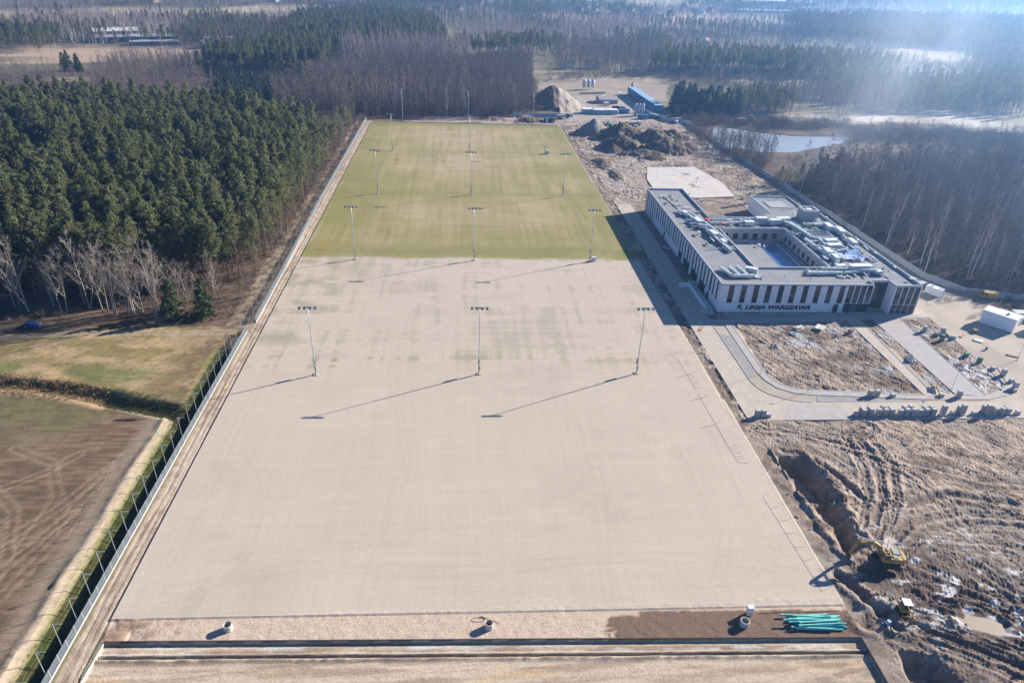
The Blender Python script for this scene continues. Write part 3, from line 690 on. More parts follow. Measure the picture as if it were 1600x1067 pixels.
proto('bush', [lambda: mk_bush(2.2,1.4), lambda: mk_bush(1.6,1.2,120), lambda: mk_bush(3.0,1.6,170)], 'grey_bark', 'shrub')
proto('tuft', [lambda: mk_bush(.7,.5,40,.05), lambda: mk_bush(.5,.6,40,.05)], 'dry', 'dry')
proto('gtuft', [lambda: mk_bush(.55,.6,46,.06), lambda: mk_bush(.4,.5,40,.06)], 'green', 'green')

_gn = {}
def gn_scatter(kind):
    """geometry-node group that puts the meshes of one kind on the points of a mesh"""
    if kind in _gn: return _gn[kind]
    col = bpy.data.collections.new('source_'+kind)
    for i, (a, b, me) in enumerate(PRO[kind]): col.objects.link(bpy.data.objects.new('%s_source_%d' % (kind,i), me))
    ng = bpy.data.node_groups.new('scatter_'+kind, 'GeometryNodeTree')
    ng.interface.new_socket('Geometry', in_out='INPUT', socket_type='NodeSocketGeometry'); ng.interface.new_socket('Geometry', in_out='OUTPUT', socket_type='NodeSocketGeometry')
    n = ng.nodes; l = ng.links
    gi = n.new('NodeGroupInput'); go = n.new('NodeGroupOutput'); ip = n.new('GeometryNodeInstanceOnPoints'); ci = n.new('GeometryNodeCollectionInfo')
    ci.inputs['Collection'].default_value = col; ci.inputs['Separate Children'].default_value = True; ci.inputs['Reset Children'].default_value = True
    ip.inputs['Pick Instance'].default_value = True
    def attr(nm, ty):
        a = n.new('GeometryNodeInputNamedAttribute'); a.data_type = ty; a.inputs['Name'].default_value = nm; return a.outputs[0]
    l.new(gi.outputs[0], ip.inputs['Points']); l.new(ci.outputs[0], ip.inputs['Instance']); l.new(attr('pick','INT'), ip.inputs['Instance Index'])
    rt = n.new('FunctionNodeEulerToRotation'); l.new(attr('turn','FLOAT_VECTOR'), rt.inputs[0]); l.new(rt.outputs[0], ip.inputs['Rotation'])
    l.new(attr('size','FLOAT_VECTOR'), ip.inputs['Scale']); l.new(ip.outputs[0], go.inputs[0])
    _gn[kind] = ng; return ng
def stuff(name, kind, pts, label, cat=None):
    """pts: (x,y,z,scale,rz) -> one stuff object"""
    if not len(pts): return
    me = bpy.data.meshes.new(name); n = len(pts); P = np.array(pts, np.float32)
    me.vertices.add(n); me.vertices.foreach_set('co', P[:,:3].ravel().copy())
    a = me.attributes.new('pick','INT','POINT'); a.data.foreach_set('value', nrg.integers(0, len(PRO[kind]), n).astype(np.int32))
    a = me.attributes.new('turn','FLOAT_VECTOR','POINT'); t = np.zeros((n,3),np.float32); t[:,2] = P[:,4]; t[:,0] = nrg.normal(0,.03,n); t[:,1] = nrg.normal(0,.03,n); a.data.foreach_set('vector', t.ravel())
    a = me.attributes.new('size','FLOAT_VECTOR','POINT'); s = np.repeat(P[:,3:4],3,1)*np.array([1,1,1],np.float32); s[:,2] *= nrg.uniform(.88,1.12,n); a.data.foreach_set('vector', s.astype(np.float32).ravel())
    me.update()
    o = obj(name, me); o.modifiers.new('scatter','NODES').node_group = gn_scatter(kind)
    return tag(o, label, cat, kind='stuff')
def tree(name, kind, x, y, s, label, cat, group=None, i=None, rz=None, z=None, tilt=0.0):
    i = rng.randrange(len(PRO[kind])) if i is None else i
    o = thing(name, label, cat, (x, y, (ground_z(x,y) if z is None else z)-.1), rng.uniform(0,6.28) if rz is None else rz, group)
    o.rotation_euler.x = rng.gauss(0,.02)+tilt
    o.scale = (s, s, s*rng.uniform(.92,1.1))
    a, b, _ = PRO[kind][i]
    obj('trunk', a, o); obj('crown', b, o); return o
def spots(poly, gap, jit=.62, holes=(), dens=None, ragged=None):
    P = np.array(poly); x0,y0 = P.min(0); x1,y1 = P.max(0)
    gx, gy = np.meshgrid(np.arange(x0,x1,gap), np.arange(y0,y1,gap)); gx = gx+nrg.uniform(-jit,jit,gx.shape)*gap; gy = gy+nrg.uniform(-jit,jit,gy.shape)*gap
    rg = gap*1.6 if ragged is None else ragged
    k = inside(gx+(fbm(gx/(gap*5), gy/(gap*5), 900, 3)-.5)*rg*5, gy+(fbm(gx/(gap*5), gy/(gap*5), 930, 3)-.5)*rg*5, poly)
    for h in holes: k &= ~inside(gx, gy, h)
    gx = gx[k]; gy = gy[k]
    if dens is not None:
        q = fbm(gx/dens, gy/dens, 500, 3); k = q > .42; gx = gx[k]; gy = gy[k]
    return gx, gy
CAMP = np.array((-4.6,-148.1))
def split(gx, gy, n):
    d = np.hypot(gx-CAMP[0], gy-CAMP[1]); o = np.argsort(d); return o[:n], o[n:]
def zs(gx, gy): return [ground_z(a,b)-.1 for a,b in zip(gx,gy)]
def mass(name, kind, gx, gy, smin, smax, label, cat='trees'):
    pts = [(a,b,z,rng.uniform(smin,smax),rng.uniform(0,6.28)) for a,b,z in zip(gx,gy,zs(gx,gy))]
    return stuff(name, kind, pts, label, cat)

# ---- the pine forest left of the pitches
PF = [(-420,60),(-200,44),(-130,38),(-104,44),(-88,50),(-79,50),(-70.5,56),(-68.8,120),(-68.2,285),(-71.6,211.7),(-105.9,234.6),(-141.8,254.8),(-176.8,257.5),(-218.7,275.1),(-239.2,267.8),(-252.0,254.2),(-420,330)]
gx, gy = spots(PF, 3.5, ragged=.6)
vis = gx > -190 - (gy-40)*.85
gx, gy = gx[vis], gy[vis]
edge = (gx > -76.5) & (gy < 300)
i1, i2 = split(gx[~edge], gy[~edge], 215)
ex, ey = gx[edge], gy[edge]; fx, fy = gx[~edge], gy[~edge]
for k in i1: tree('pine_tree','pine',fx[k],fy[k],rng.uniform(.85,1.3),'tall green pine standing inside the dense forest left of the pitches','pine tree','pines of the left forest')
mass('pine_forest','pine',fx[i2],fy[i2],.82,1.32,'dense green pine forest reaching back along the left side')
ei = np.argsort(ey)
for k in ei[:85]: tree('edge_pine_tree','edge_pine',ex[k],ey[k],rng.uniform(.95,1.2),'slim bare-trunked pine at the forest edge behind the long fence','pine tree','pines along the forest edge')
mass('forest_edge_pines','edge_pine',ex[ei[85:]],ey[ei[85:]],.85,1.08,'row of slim pine trunks further back along the long fence')
# some leafless trees mixed into the pines
gx, gy = spots([(-170,42),(-76,56),(-74,150),(-170,200)], 15)
mass('bare_trees_among_pines','bare',gx,gy,.75,1.0,'scattered leafless trees between the pines')
# ---- leafless trees on the forest's near edge, each its own
EDGE = [(-128,35,.95,0),(-123,37,.9,2),(-118,34,1.0,1),(-133,38,.95,1),(-112,36,1.0,0),(-107,34.5,1.0,1),(-103.5,33,1.02,0),(-100.5,35,1.05,2),(-98,32.5,1.05,1),(-95.5,33.5,1.0,0),(-93.5,36,1.0,2),
        (-91.5,31.2,1.12,0),(-88.5,35.5,.9,3),(-86,40,.85,2),(-82,38,.7,3),(-78,43,.7,1),(-110,40,1,3),(-116,40,1,2),(-125,42,1,0)]
_ord = ['leftmost','second','third','fourth','fifth','sixth','seventh','eighth','ninth','tenth','eleventh','twelfth','thirteenth','fourteenth','fifteenth','sixteenth','seventeenth','eighteenth','rightmost']
for j,(x,y,s,i) in enumerate(sorted(EDGE)):
    if x == -91.5: lb = 'stout leafless tree with thick trunk, next left of the two young pines'
    else: lb = '%s leafless tree from the left along the near forest edge' % _ord[j]
    tree('bare_tree','big_bare',x,y,s*1.25,lb,'tree','leafless trees along the forest edge',i)
for x,y,s,i,lb in ((-86.9,32.5,1.45,0,'bushy dark green young pine left of its twin at the forest corner'),(-78.0,32.2,1.5,1,'bushy green young pine nearest the fence gap'),(-90,35,.75,2,'low young pine tucked behind the stout leafless tree'),(-110,38,.8,2,'young pine in the shade behind the forest-edge row')):
    tree('young_pine_tree','young_pine',x,y,s,lb,'pine tree',None,i)
gx, gy = spots([(-170,30),(-95,33),(-74,38),(-72,300),(-67,300),(-67,30),(-74,31),(-95,29.5),(-170,27)], 2.6, ragged=.3)
mass('forest_edge_brush','bush',gx,gy,.5,1.1,'brown leafless brush along the forest edge','brush')
gx, gy = spots([(-165,36),(-90,40),(-74,56),(-74,110),(-165,110)], 3.4)
mass('undergrowth_brush','bush',gx,gy,.7,1.3,'dark brush under the pines','brush')
# ---- leafless wood behind the far end of the pitches
W2 = [(-66,302),(-30,309),(28,316),(44,330),(50,352),(48,395),(64.9,571.8),(1.5,541.6),(-52.8,547.1),(-104.1,489.6),(-111.2,434.8),(-110.0,349.7),(-72,330)]
gx, gy = spots(W2, 3.7, ragged=.8)
i1, i2 = split(gx, gy, 130)
for k in i1: tree('bare_tree','bare',gx[k],gy[k],rng.uniform(.6,1.12),'leafless brown tree in the wood closing off the far end of the pitches','tree','leafless trees behind the far goal line')
mass('bare_wood_behind_pitches','bare',gx[i2],gy[i2],.6,1.2,'leafless brown wood behind the far end of the pitches')
gx, gy = spots([(-66,302),(-30,309),(28,316),(44,330),(48,370),(-72,370)], 9)
mass('birches_behind_pitches','birch',gx,gy,.8,1.1,'white birch stems standing in the leafless wood beyond the pitches')
BIR = [(-113.9,518.0),(-99.3,537.3),(4.5,546.3),(0.6,594.6),(-57.5,620.6),(-118.0,586.5)]
gx, gy = spots(BIR, 4.2); mass('birch_belt','birch',gx,gy,1.0,1.35,'belt of tall pale birches behind the brown wood')
for poly in ([(-115.5,466.4),(-46.6,493.3),(-47.7,511.8),(-118.9,486.8)],[(-4.6,472.7),(25.8,478.1),(27.0,503.4),(-4.6,493.9)]):
    gx, gy = spots(poly, 4.5)
    for a,b in list(zip(gx,gy))[:26]: tree('larch_tree','larch',a,b,rng.uniform(.9,1.15),'orange-brown larch in a row above the leafless wood behind the pitches','larch','larches behind the leafless wood')
gx, gy = spots([(-109.0,288.6),(-73.8,292.5),(-73.5,336.6),(-97.6,462.9),(-118.8,372.5),(-126.0,325.6)], 3.8); mass('bare_wood_forest_corner','bare',gx,gy,.9,1.25,'grey leafless trees between the pine forest and the far goal line')
# ---- right-hand wood beyond the long grey fence
W3 = [(161,100),(166,64),(180,50),(215,44),(330,60),(420,150),(430,260),(327.6,242.0),(268.7,214.3),(198.5,192.1),(158.8,179.0),(138.7,163.6),(157,178),(158,140)]
gx, gy = spots(W3, 3.7, ragged=.6)
i1, i2 = split(gx, gy, 130)
for k in i1:
    kd = 'birch' if rng.random() < .22 else 'bare'
    tree('birch_tree' if kd == 'birch' else 'bare_tree',kd,gx[k],gy[k],rng.uniform(.6,1.08),('white-stemmed leafless birch' if kd == 'birch' else 'leafless brown tree')+' in the wood beyond the right-hand perimeter fence','birch' if kd == 'birch' else 'tree',('birches' if kd == 'birch' else 'leafless trees')+' right of the building')
mass('bare_wood_right','bare',gx[i2],gy[i2],.55,1.15,'leafless brown wood right of the building and the perimeter fence')
gx, gy = spots(W3, 9); mass('birches_right','birch',gx,gy,.8,1.1,'white birch stems scattered through the right-hand wood')
gx, gy = spots([(138.8,150.9),(167.9,157.2),(186.3,173.4),(166.0,186.2),(138.9,159.6)], 7.5); mass('pines_right_wood','pine',gx,gy,.55,.75,'green pines at the pond side of the right-hand wood')
gx, gy = spots([(160,40),(230,34),(230,50),(162,64)], 2.6, ragged=.3); mass('brush_by_right_fence','bush',gx,gy,.5,1.0,'brown brush behind the yard on the right','brush')
# around the pond
for poly in ([(139.7,287.6),(152.6,288.9),(141.8,232.1),(156.8,212.9),(147.0,187.9),(140.7,203.0)],[(189.9,292.6),(253.7,298.9),(263.2,317.3),(198.5,314.4)],[(153.3,334.0),(172.5,329.8),(193.7,302.2),(170.1,309.4),(145.8,301.1)]):
    gx, gy = spots(poly, 3.4); mass('pond_side_scrub','bush',gx,gy,1.2,2.4,'brown leafless scrub around the pond','brush')
gx, gy = spots([(136.5,270.0),(151.0,271.4),(171.7,246.2),(156.8,204.1),(144.3,203.2)], 3.6); mass('pond_side_trees','bare',gx,gy,.5,.8,'low leafless trees between the pond and the grey fence')
# ---- middle distance, right: spruces and pine belts
gx, gy = spots([(141.6,341.2),(189.2,338.1),(202.5,367.0),(188.4,377.3),(154.9,370.5)], 5.6, ragged=.4)
for x,y in sorted(zip(gx,gy), key=lambda p: p[1])[:46]:
    o = tree('spruce_tree','spruce',x,y,rng.uniform(.85,1.35),'dark blue-green spruce in the clump left of the pond','spruce','spruces left of the pond')
    o.scale.x *= 1.35; o.scale.y *= 1.35
for x,y in ((143.8,330.7),(153.4,329.7)): tree('round_bush','young_pine',x,y,1.0,'rounded dark bush in front of the spruce clump','bush','round bushes by the spruces')
for poly, gap, kd, s0, s1, nm, lb in (
  ([(170.0,335.9),(226.1,342.4),(243.3,377.0),(208.8,392.7),(177.5,359.2)],4.0,'pine',.55,.85,'conifers_by_pond','dark conifers above the pond'),
  ([(175.7,519.6),(253.2,533.8),(287.5,524.6),(345.9,527.2),(418.7,547.8),(445.3,594.8),(378.5,604.9),(303.1,607.4),(217.7,596.0),(195.6,599.3)],5.6,'pine',.85,1.15,'pine_belt_right','hazy belt of pines in the right middle distance'),
  ([(282.8,430.6),(321.7,362.7),(426.2,365.6),(559.1,540.7),(416.6,456.0),(367.2,461.1),(338.0,511.0)],6.0,'pine',.8,1.1,'pine_mass_right','hazy pines at the right edge beyond the clearings'),
  ([(210.6,345.0),(247.9,353.9),(310.7,352.2),(300.6,433.2),(260.6,457.6)],6.5,'bare',.8,1.1,'bare_trees_right_middle','hazy leafless trees above the pond clearing'),
  ([(336.9,389.0),(446.6,392.6),(499.3,461.9),(380.7,444.8)],7,'bare',.9,1.2,'bare_trees_right_edge','hazy leafless trees near the right edge'),
  ([(472.4,889.8),(568.2,854.0),(770.9,819.6),(1117.1,1285.6),(1016.2,1336.4),(856.7,1298.1),(669.3,1184.8),(594.7,1169.5)],9,'pine',1.0,1.35,'far_forest_right','far hazy forest at the upper right'),
  ([(511.4,540.4),(539.8,515.2),(770.9,819.6),(715.4,833.7)],8,'bare',.9,1.2,'far_bare_right','far hazy leafless wood at the right edge'),
  ([(75.1,494.0),(168.0,518.2),(207.2,549.2),(246.8,717.3),(212.6,772.6),(102.1,729.6)],7.5,'bare',.8,1.15,'bare_wood_centre_right','leafless trees behind the camp and its field'),
  ([(200.8,756.0),(464.5,871.6),(536.9,1037.2),(256.5,926.8)],9,'bare',.6,.9,'far_bare_centre_right','far leafless belt right of centre'),
  ([(-4.6,665.9),(219.3,802.5),(275.1,1053.1),(4.2,879.5)],8.5,'birch',.9,1.2,'far_birch_centre','hazy pale birches in the centre distance'),
  ([(-17.4,590.6),(48.0,605.3),(107.0,649.3),(103.0,684.4),(45.1,679.6),(-17.3,597.7)],6.2,'pine',.85,1.15,'pine_patch_centre','green pine patch behind the birch belt'),
  ([(-161.2,478.7),(-125.2,485.6),(-122.7,576.1),(-57.5,620.6),(-17.7,609.8),(-19.7,746.9),(-59.7,948.5),(-157.7,1003.5),(-221.0,895.6),(-198.9,681.7)],6.2,'pine',.9,1.2,'pine_wood_centre','broad hazy pine wood behind the pitches'),
  ([(-205.9,449.9),(-158.1,465.3),(-122.0,486.2),(-129.7,530.9),(-180.3,536.7),(-224.8,510.9)],5.0,'pine',.9,1.1,'pine_belt_left','pine belt with lit trunks behind the left forest'),
  ([(-164.5,325.0),(-131.9,333.4),(-116.1,433.9),(-121.6,465.3),(-158.6,445.4),(-193.6,420.8)],3.6,'young_pine',.8,1.15,'pine_plantation','bright green young pine plantation behind the left forest'),
  ([(-251.7,335.0),(-225.5,352.3),(-180.1,329.3),(-179.3,363.7),(-226.3,510.6),(-264.5,518.4),(-296.5,503.5),(-291.6,434.2)],4.6,'bare',.55,.85,'bare_scrub_left','leafless scrub wood behind the left forest'),
  ([(-305.8,340.9),(-253.6,339.2),(-313.4,430.2),(-361.1,440.4)],4.6,'bare',.45,.7,'bare_scrub_far_left','low leafless scrub at the far left'),
  ([(-422.4,550.9),(-373.8,544.6),(-422.0,644.8),(-484.3,662.4)],7,'pine',.7,.95,'dark_tree_row','dark tree row at the upper left'),
  ([(-446.1,615.1),(-367.2,615.1),(-308.7,677.9),(-363.9,837.7),(-464.9,835.2),(-547.6,803.0)],7.2,'birch',.9,1.15,'birch_wood_upper_left','hazy birch wood behind the long white hall'),
  ([(-289.8,614.4),(-255.0,612.9),(-189.5,629.8),(-231.1,816.8),(-348.3,792.5)],7.5,'bare',.8,1.1,'bare_wood_houses','leafless trees around the far houses'),
  ([(-312.6,689.3),(-260.2,571.9),(-264.3,643.1),(-220.0,703.8),(-174.9,564.2),(-257.0,859.2),(-325.3,769.0)],13,'pine',.7,.95,'pines_houses','dark pines around the far houses'),
  ([(-652.3,965.0),(-195.7,1289.9),(-211.7,1415.2),(-711.2,1071.1)],13,'bare',.9,1.2,'far_bare_upper_left','far leafless woods along the top left'),
  ([(-83.8,1028.1),(181.5,1217.6),(238.3,1443.2),(-89.8,1310.7)],14,'bare',.7,1.0,'far_bare_top_centre','far trees among the houses at the top'),
  ([(154.1,1009.0),(623.4,1180.0),(795.9,1559.5),(216.3,1293.7)],19,'bare',.6,.9,'far_village_trees','garden trees of the far village'),
  ([(-287.0,1275.7),(-4.5,1285.8),(52.4,1549.1),(-306.7,1379.1)],13,'pine',.8,1.1,'far_pines_top','far pines along the top edge'),
  ([(757.4,1541.9),(1619.8,1937.4),(2342.5,2888.9),(1003.9,2105.8)],24,'pine',1.2,1.6,'farthest_forest','farthest forest in the haze')):
    gx, gy = spots(poly, gap); mass(nm, kd, gx, gy, s0, s1, lb)
for x,y,s,i,lb in ((*(-313.2,449.6),1.25,0,'large dark evergreen standing alone in the left distance'),):
    for dx,dy,q in ((0,0,1.4),(-6,4,1.2),(6,2,1.1),(2,9,1.2)):
        tree('dark_evergreen','young_pine',x+dx,y+dy,q*1.35,'dark evergreen in the lone clump of the left distance','tree','lone dark evergreen clump',i)
for x,y,lb in ((*(-399.5,521.2),'tall round-topped pine at the left edge of the distance'),(*(-362.5,505.0),'tall open pine on the pale field in the left distance')):
    tree('lone_pine_tree','pine',x,y,1.15,lb,'pine tree',None,2)
for x,y,lb in ((*(156.7,490.6),'single leafless tree on the field behind the blue containers'),(*(125.9,503.1),'leafless tree at the field edge above the silos'),(*(302.0,673.1),'leafless tree before the far pine belt')):
    tree('bare_tree','big_bare',x,y,.9,lb,'tree',None)
tree('small_spruce_tree','spruce',*(137.1,441.5),.5,'small dark spruce behind the blue site containers','spruce',None,1)
# ---- ditch grass
gx, gy = spots([(-69.6,-94),(-67.2,-94),(-67.2,10),(-69.6,10)], .55, ragged=.1)
mass('ditch_grass','gtuft',gx,gy,.35,.85,'green grass growing down the ditch bank beside the fence','grass')
k = [(a,b) for a,b in zip(*spots([(-150,8),(-117,2),(-92,-4),(-69,-12),(-69,-19),(-92,-11),(-117,-7),(-150,-2)], .8, ragged=.2))]
gx = np.array([p[0] for p in k]); gy = np.array([p[1] for p in k]); w = gx < -88
mass('dry_reeds','tuft',gx[w],gy[w],.8,1.7,'pale dry reeds in the cross ditch','reeds')
mass('cross_ditch_grass','gtuft',gx[~w],gy[~w],.8,1.5,'dark green growth in the cross ditch','grass')
gx, gy = spots([(-118,22),(-66,24),(-66,-12),(-92,-5),(-118,2)], 2.0, .5, (), 9, .3)
mass('meadow_tussocks','tuft',gx,gy,.35,.8,'dry grass tussocks on the meadow','grass')

# ---- mixed scrub and trees filling the land between the named woods
KEEP = [f[0] for f in FIELDS] + [P_POND, CAMPYARD, [(36.7,304.6),(44.2,396.1),(95.4,456.7),(149.8,465.7),(161.0,413.0),(138.6,306.0)]]
WILD = [(-361.1,440.4),(-724.3,1094.7),(111.8,1583.9),(1003.9,2105.8),(2231.9,2743.4),(411.1,345.8),(268.6,356.4),(236.0,396.4),(207.2,549.2),(84.5,576.0),(-18.4,651.4),(-123.6,625.2),(-165.8,523.3),(-223.7,511.1),(-333.9,527.9)]
gx, gy = spots(WILD, 9.5, .5, KEEP)
k = gy < 1700; gx, gy = gx[k], gy[k]
q = fbm(gx/110, gy/110, 611, 3); u = nrg.random(len(gx)); t = fbm(gx/60, gy/60, 640, 3)
on = t + .18*u > .47
for kd, m, s0, s1, nm, lb in (('bare', (q > .40) & (u < .62), .45, 1.0, 'mixed_bare_trees', 'loose leafless trees spread over the far country'), ('birch', (q > .45) & (u >= .62) & (u < .8), .6, 1.05, 'mixed_birches', 'loose pale birches spread over the far country'), ('pine', (q <= .45) & (u >= .25), .55, 1.0, 'mixed_pines', 'loose pines spread over the far country')):
    mass(nm, kd, gx[m & on], gy[m & on], s0, s1, lb)
mass('far_scrub', 'bush', gx[~on & (u > .3)], gy[~on & (u > .3)], 1.0, 2.6, 'brown scrub spread over the far country', 'brush')
gx, gy = spots([(-485.2,1252.8),(2401.9,2967.3),(5200,4600),(-900,2600)], 34, .5)
k = fbm(gx/300, gy/300, 700, 3) > .47; mass('farthest_woods', 'pine', gx[k], gy[k], 1.3, 2.0, 'dark woods on the far horizon')

# ---- clods and stones on the building site
def mk_clod():
    t = TB(); n = 6
    for k in range(2):
        o = len(t.v[0]); z = (0,.55,.8)
        for j,rr in enumerate((1,.75,.25)):
            for i in range(n): a = 6.283*i/n; q = rr*rng.uniform(.6,1.2); t.v[0].append((q*math.cos(a)+k*.9,q*math.sin(a)*.8+k*.4,z[j]*rng.uniform(.7,1.2)-.15))
        for j in range(2):
            for i in range(n): t.f[0].append((o+j*n+i,o+j*n+(i+1)%n,o+(j+1)*n+(i+1)%n,o+(j+1)*n+i))
        t.f[0].append(tuple(o+2*n+i for i in range(n)))
    t.v[1] += [(0,0,-.1),(.01,0,-.1),(0,.01,-.1)]; t.f[1].append((0,1,2)); return t
MT['clod'] = tree_mat('soil_clods', (.09,.066,.05), (.21,.16,.12))
proto('clod', [mk_clod, mk_clod, mk_clod], 'clod', 'clod')
gx, gy = spots([(61.5,-24),(63,-96),(110,-96),(140,-23)], .95, .5, [PUD], ragged=0)
k = fbm(gx/5, gy/5, 801, 3) > .54; mass('soil_clods', 'clod', gx[k], gy[k], .08, .34, 'loose clods of soil strewn over the dug ground', 'soil')
for poly in (P_LOT_A, P_LOT_B, P_LOT_C): 
    gx, gy = spots(poly, 1.6, .5, ragged=0); k = fbm(gx/4, gy/4, 805, 3) > .60; mass('lot_clods', 'clod', gx[k], gy[k], .08, .24, 'clods and rubble on the bare plots before the building', 'soil')
gx, gy = spots([(60,-70),(63.2,-20),(63,140),(58.4,290),(140,300),(150,160),(88,142),(64,142),(62,-20)], 1.7, .5, ragged=0); k = (fbm(gx/6, gy/6, 807, 3) > .55) & ((gy > 142) | (gx < 63.2)); mass('verge_clods', 'clod', gx[k], gy[k], .12, .55, 'clods and rubble along the pitch edge and behind the building', 'soil')

gx, gy = spots([(-95,36),(-80,36),(-70,44),(-66.4,60),(-66.2,290),(-76,290),(-80,60)], 3.2, .5, ragged=.2)
k = nrg.random(len(gx)) < .38; mass('saplings_at_fence','bare',gx[k],gy[k],.28,.6,'leafless saplings between the pine trunks and the fence')
k = nrg.random(len(gx)) < .10; mass('small_pines_at_fence','edge_pine',gx[k],gy[k],.3,.6,'small pines between the forest edge and the fence')
for poly in (W2, W3):
    gx, gy = spots(poly, 5.5, .5); mass('wood_understorey','bush',gx,gy,1.2,2.8,'brown understorey of the leafless wood','brush')

gx, gy = spots([(236.7,267.6),(275.1,267.7),(341.4,254.0),(371.6,293.7),(304.7,302.1),(256.8,304.9)], 4.2, ragged=.5); mass('scrub_by_clearing','bush',gx,gy,1.3,3.0,'brown scrub between the pond and the pale clearings','brush')
gx, gy = spots([(236.7,267.6),(273.1,264.2),(336.5,247.5),(362.8,282.2),(252.7,297.0)], 7, ragged=.5); mass('low_trees_by_clearing','bare',gx,gy,.4,.75,'low leafless trees between the pond and the pale clearings')
gx, gy = spots([(142.4,297.0),(160.4,306.4),(198.3,302.7),(258.9,308.9),(269.9,330.2),(208.3,327.6),(153.1,325.5)], 4.5, ragged=.5); mass('scrub_above_pond','bush',gx,gy,1.2,2.6,'brown scrub on the far bank of the pond','brush')
gx, gy = spots([(59.4,450.8),(87.9,503.6),(165.4,533.2),(233.0,530.1),(271.9,485.8),(241.9,424.7),(172.0,443.9),(182.1,491.5),(120.2,487.8)], 9, .6, ragged=.6); mass('field_scrub','bush',gx,gy,1.2,3.2,'brown bushes on the field behind the camp','brush')
gx, gy = spots([(60.7,463.9),(89.9,519.0),(169.3,550.1),(231.7,545.7),(191.4,493.1),(122.9,502.6)], 15, .6, ragged=.6); mass('field_trees','bare',gx,gy,.45,.8,'small leafless trees on the field behind the camp')

# ================================================================== FLOODLIGHTS, FENCES, EDGE OF THE PITCH
ORD = ['first','second','third','fourth','fifth','sixth','seventh','eighth','ninth','tenth','eleventh','twelfth','thirteenth','fourteenth','fifteenth','sixteenth','seventeenth','eighteenth','nineteenth','twentieth',
       'twenty-first','twenty-second','twenty-third','twenty-fourth','twenty-fifth','twenty-sixth','twenty-seventh','twenty-eighth','twenty-ninth','thirtieth','thirty-first','thirty-second','thirty-third','thirty-fourth','thirty-fifth','thirty-sixth','thirty-seventh','thirty-eighth','thirty-ninth','fortieth']
M_GALV = mat('galvanised_steel', (.46,.49,.50), .45, .1, 4, metal=.35, spec=.5)
M_LAMP = mat('lamp_housing', (.10,.11,.12), .4, .1, 5, spec=.5)
M_GLASSL = mat('lamp_glass', (.55,.58,.60), .15, spec=.6)
M_CONC = mat('concrete', (.42,.40,.37), .9, .15, 3, bump=.01)
M_DARKBOX = mat('cabinet_grey', (.16,.18,.19), .5, .1, 5)
def mast_parts(o, box=False):
    b = MB(); b.tube([(0,0,0),(0,0,6),(0,0,13),(0,0,19.2)], [.17,.14,.11,.08], 10); b.build('pole', M_GALV, o, smooth=True)
    b = MB(); b.box(-.55,.55,-.55,.55,-.3,.25); b.tube([(0,0,.25),(0,0,.32)],[.3,.3],10); b.build('concrete_base', M_CONC, o)
    b = MB(); b.box(-2.15,2.05,-.05,.05,18.88,18.97); b.box(-2.15,2.05,-.04,.04,19.17,19.24); b.box(-.3,.3,-.1,.1,18.8,19.3); a = b.build('crossbar', M_GALV, o)
    for x in (-1.9,-.7,.6,1.8):
        b = MB(); b.cbox((x,-.30,18.95),(.62,.6,.26), rx=.35, mi=0); b.cbox((x,-.1,18.95),(.5,.3,.2), mi=0)
        l = b.build('floodlight', M_LAMP, o)
        b = MB(); b.cbox((x,-.36,18.80),(.54,.5,.05), rx=.35); b.build('lens', M_GLASSL, l)
    b = MB(); b.box(-.26,.26,.1,.5,2.9,4.4); b.build('control_box', M_DARKBOX, o)
    b = MB(); b.box(.1,.34,-.12,.12,1.2,2.5); b.build('meter_box', M_CONC, o)
COLN = ['left','middle','right']; ROWN = ['nearest','second','third','fourth','farthest']
first = None
for j in range(5):
    for i in range(3):
        x, y = (i-1)*41.0, j*74.2
        lb = '%s grey floodlight mast in the %s row across the pitches' % (COLN[i], ROWN[j])
        if first is None:
            first = thing('floodlight_mast', lb, 'floodlight', (x,y,.1), 0, 'floodlight masts on the pitches'); mast_parts(first); o = first
        else:
            o = copy_tree(first); o.location = (x,y,.1); o['label'] = lb
            o.rotation_euler.z = rng.gauss(0,.03)
# power cabinet beside one mast
b = MB(); b.box(-.7,.7,-.35,.35,.15,1.6); b.box(-.75,.75,-.4,.4,1.6,1.68); o = tag(b.build('power_cabinet', mat('cabinet_white', (.62,.63,.62), .5, .06, 3), None, (42.4,74.5,.1)), 'small white power cabinet at the foot of a second-row mast', 'cabinet')
m = MB(); m.box(-.8,.8,-.45,.45,-.1,.15); m.build('plinth', M_CONC, o)
b = MB(); b.box(-1.0,1.0,-.5,.5,.15,2.0); b.box(-1.06,1.06,-.56,.56,2.0,2.08); o = tag(b.build('power_cabinet', MATS['cabinet_white'], None, (42.2,222.5,.1)), 'small pale cabinet at the foot of the right fourth-row mast', 'cabinet')
m = MB(); m.box(-1.1,1.1,-.6,.6,-.1,.15); m.build('plinth', M_CONC, o)

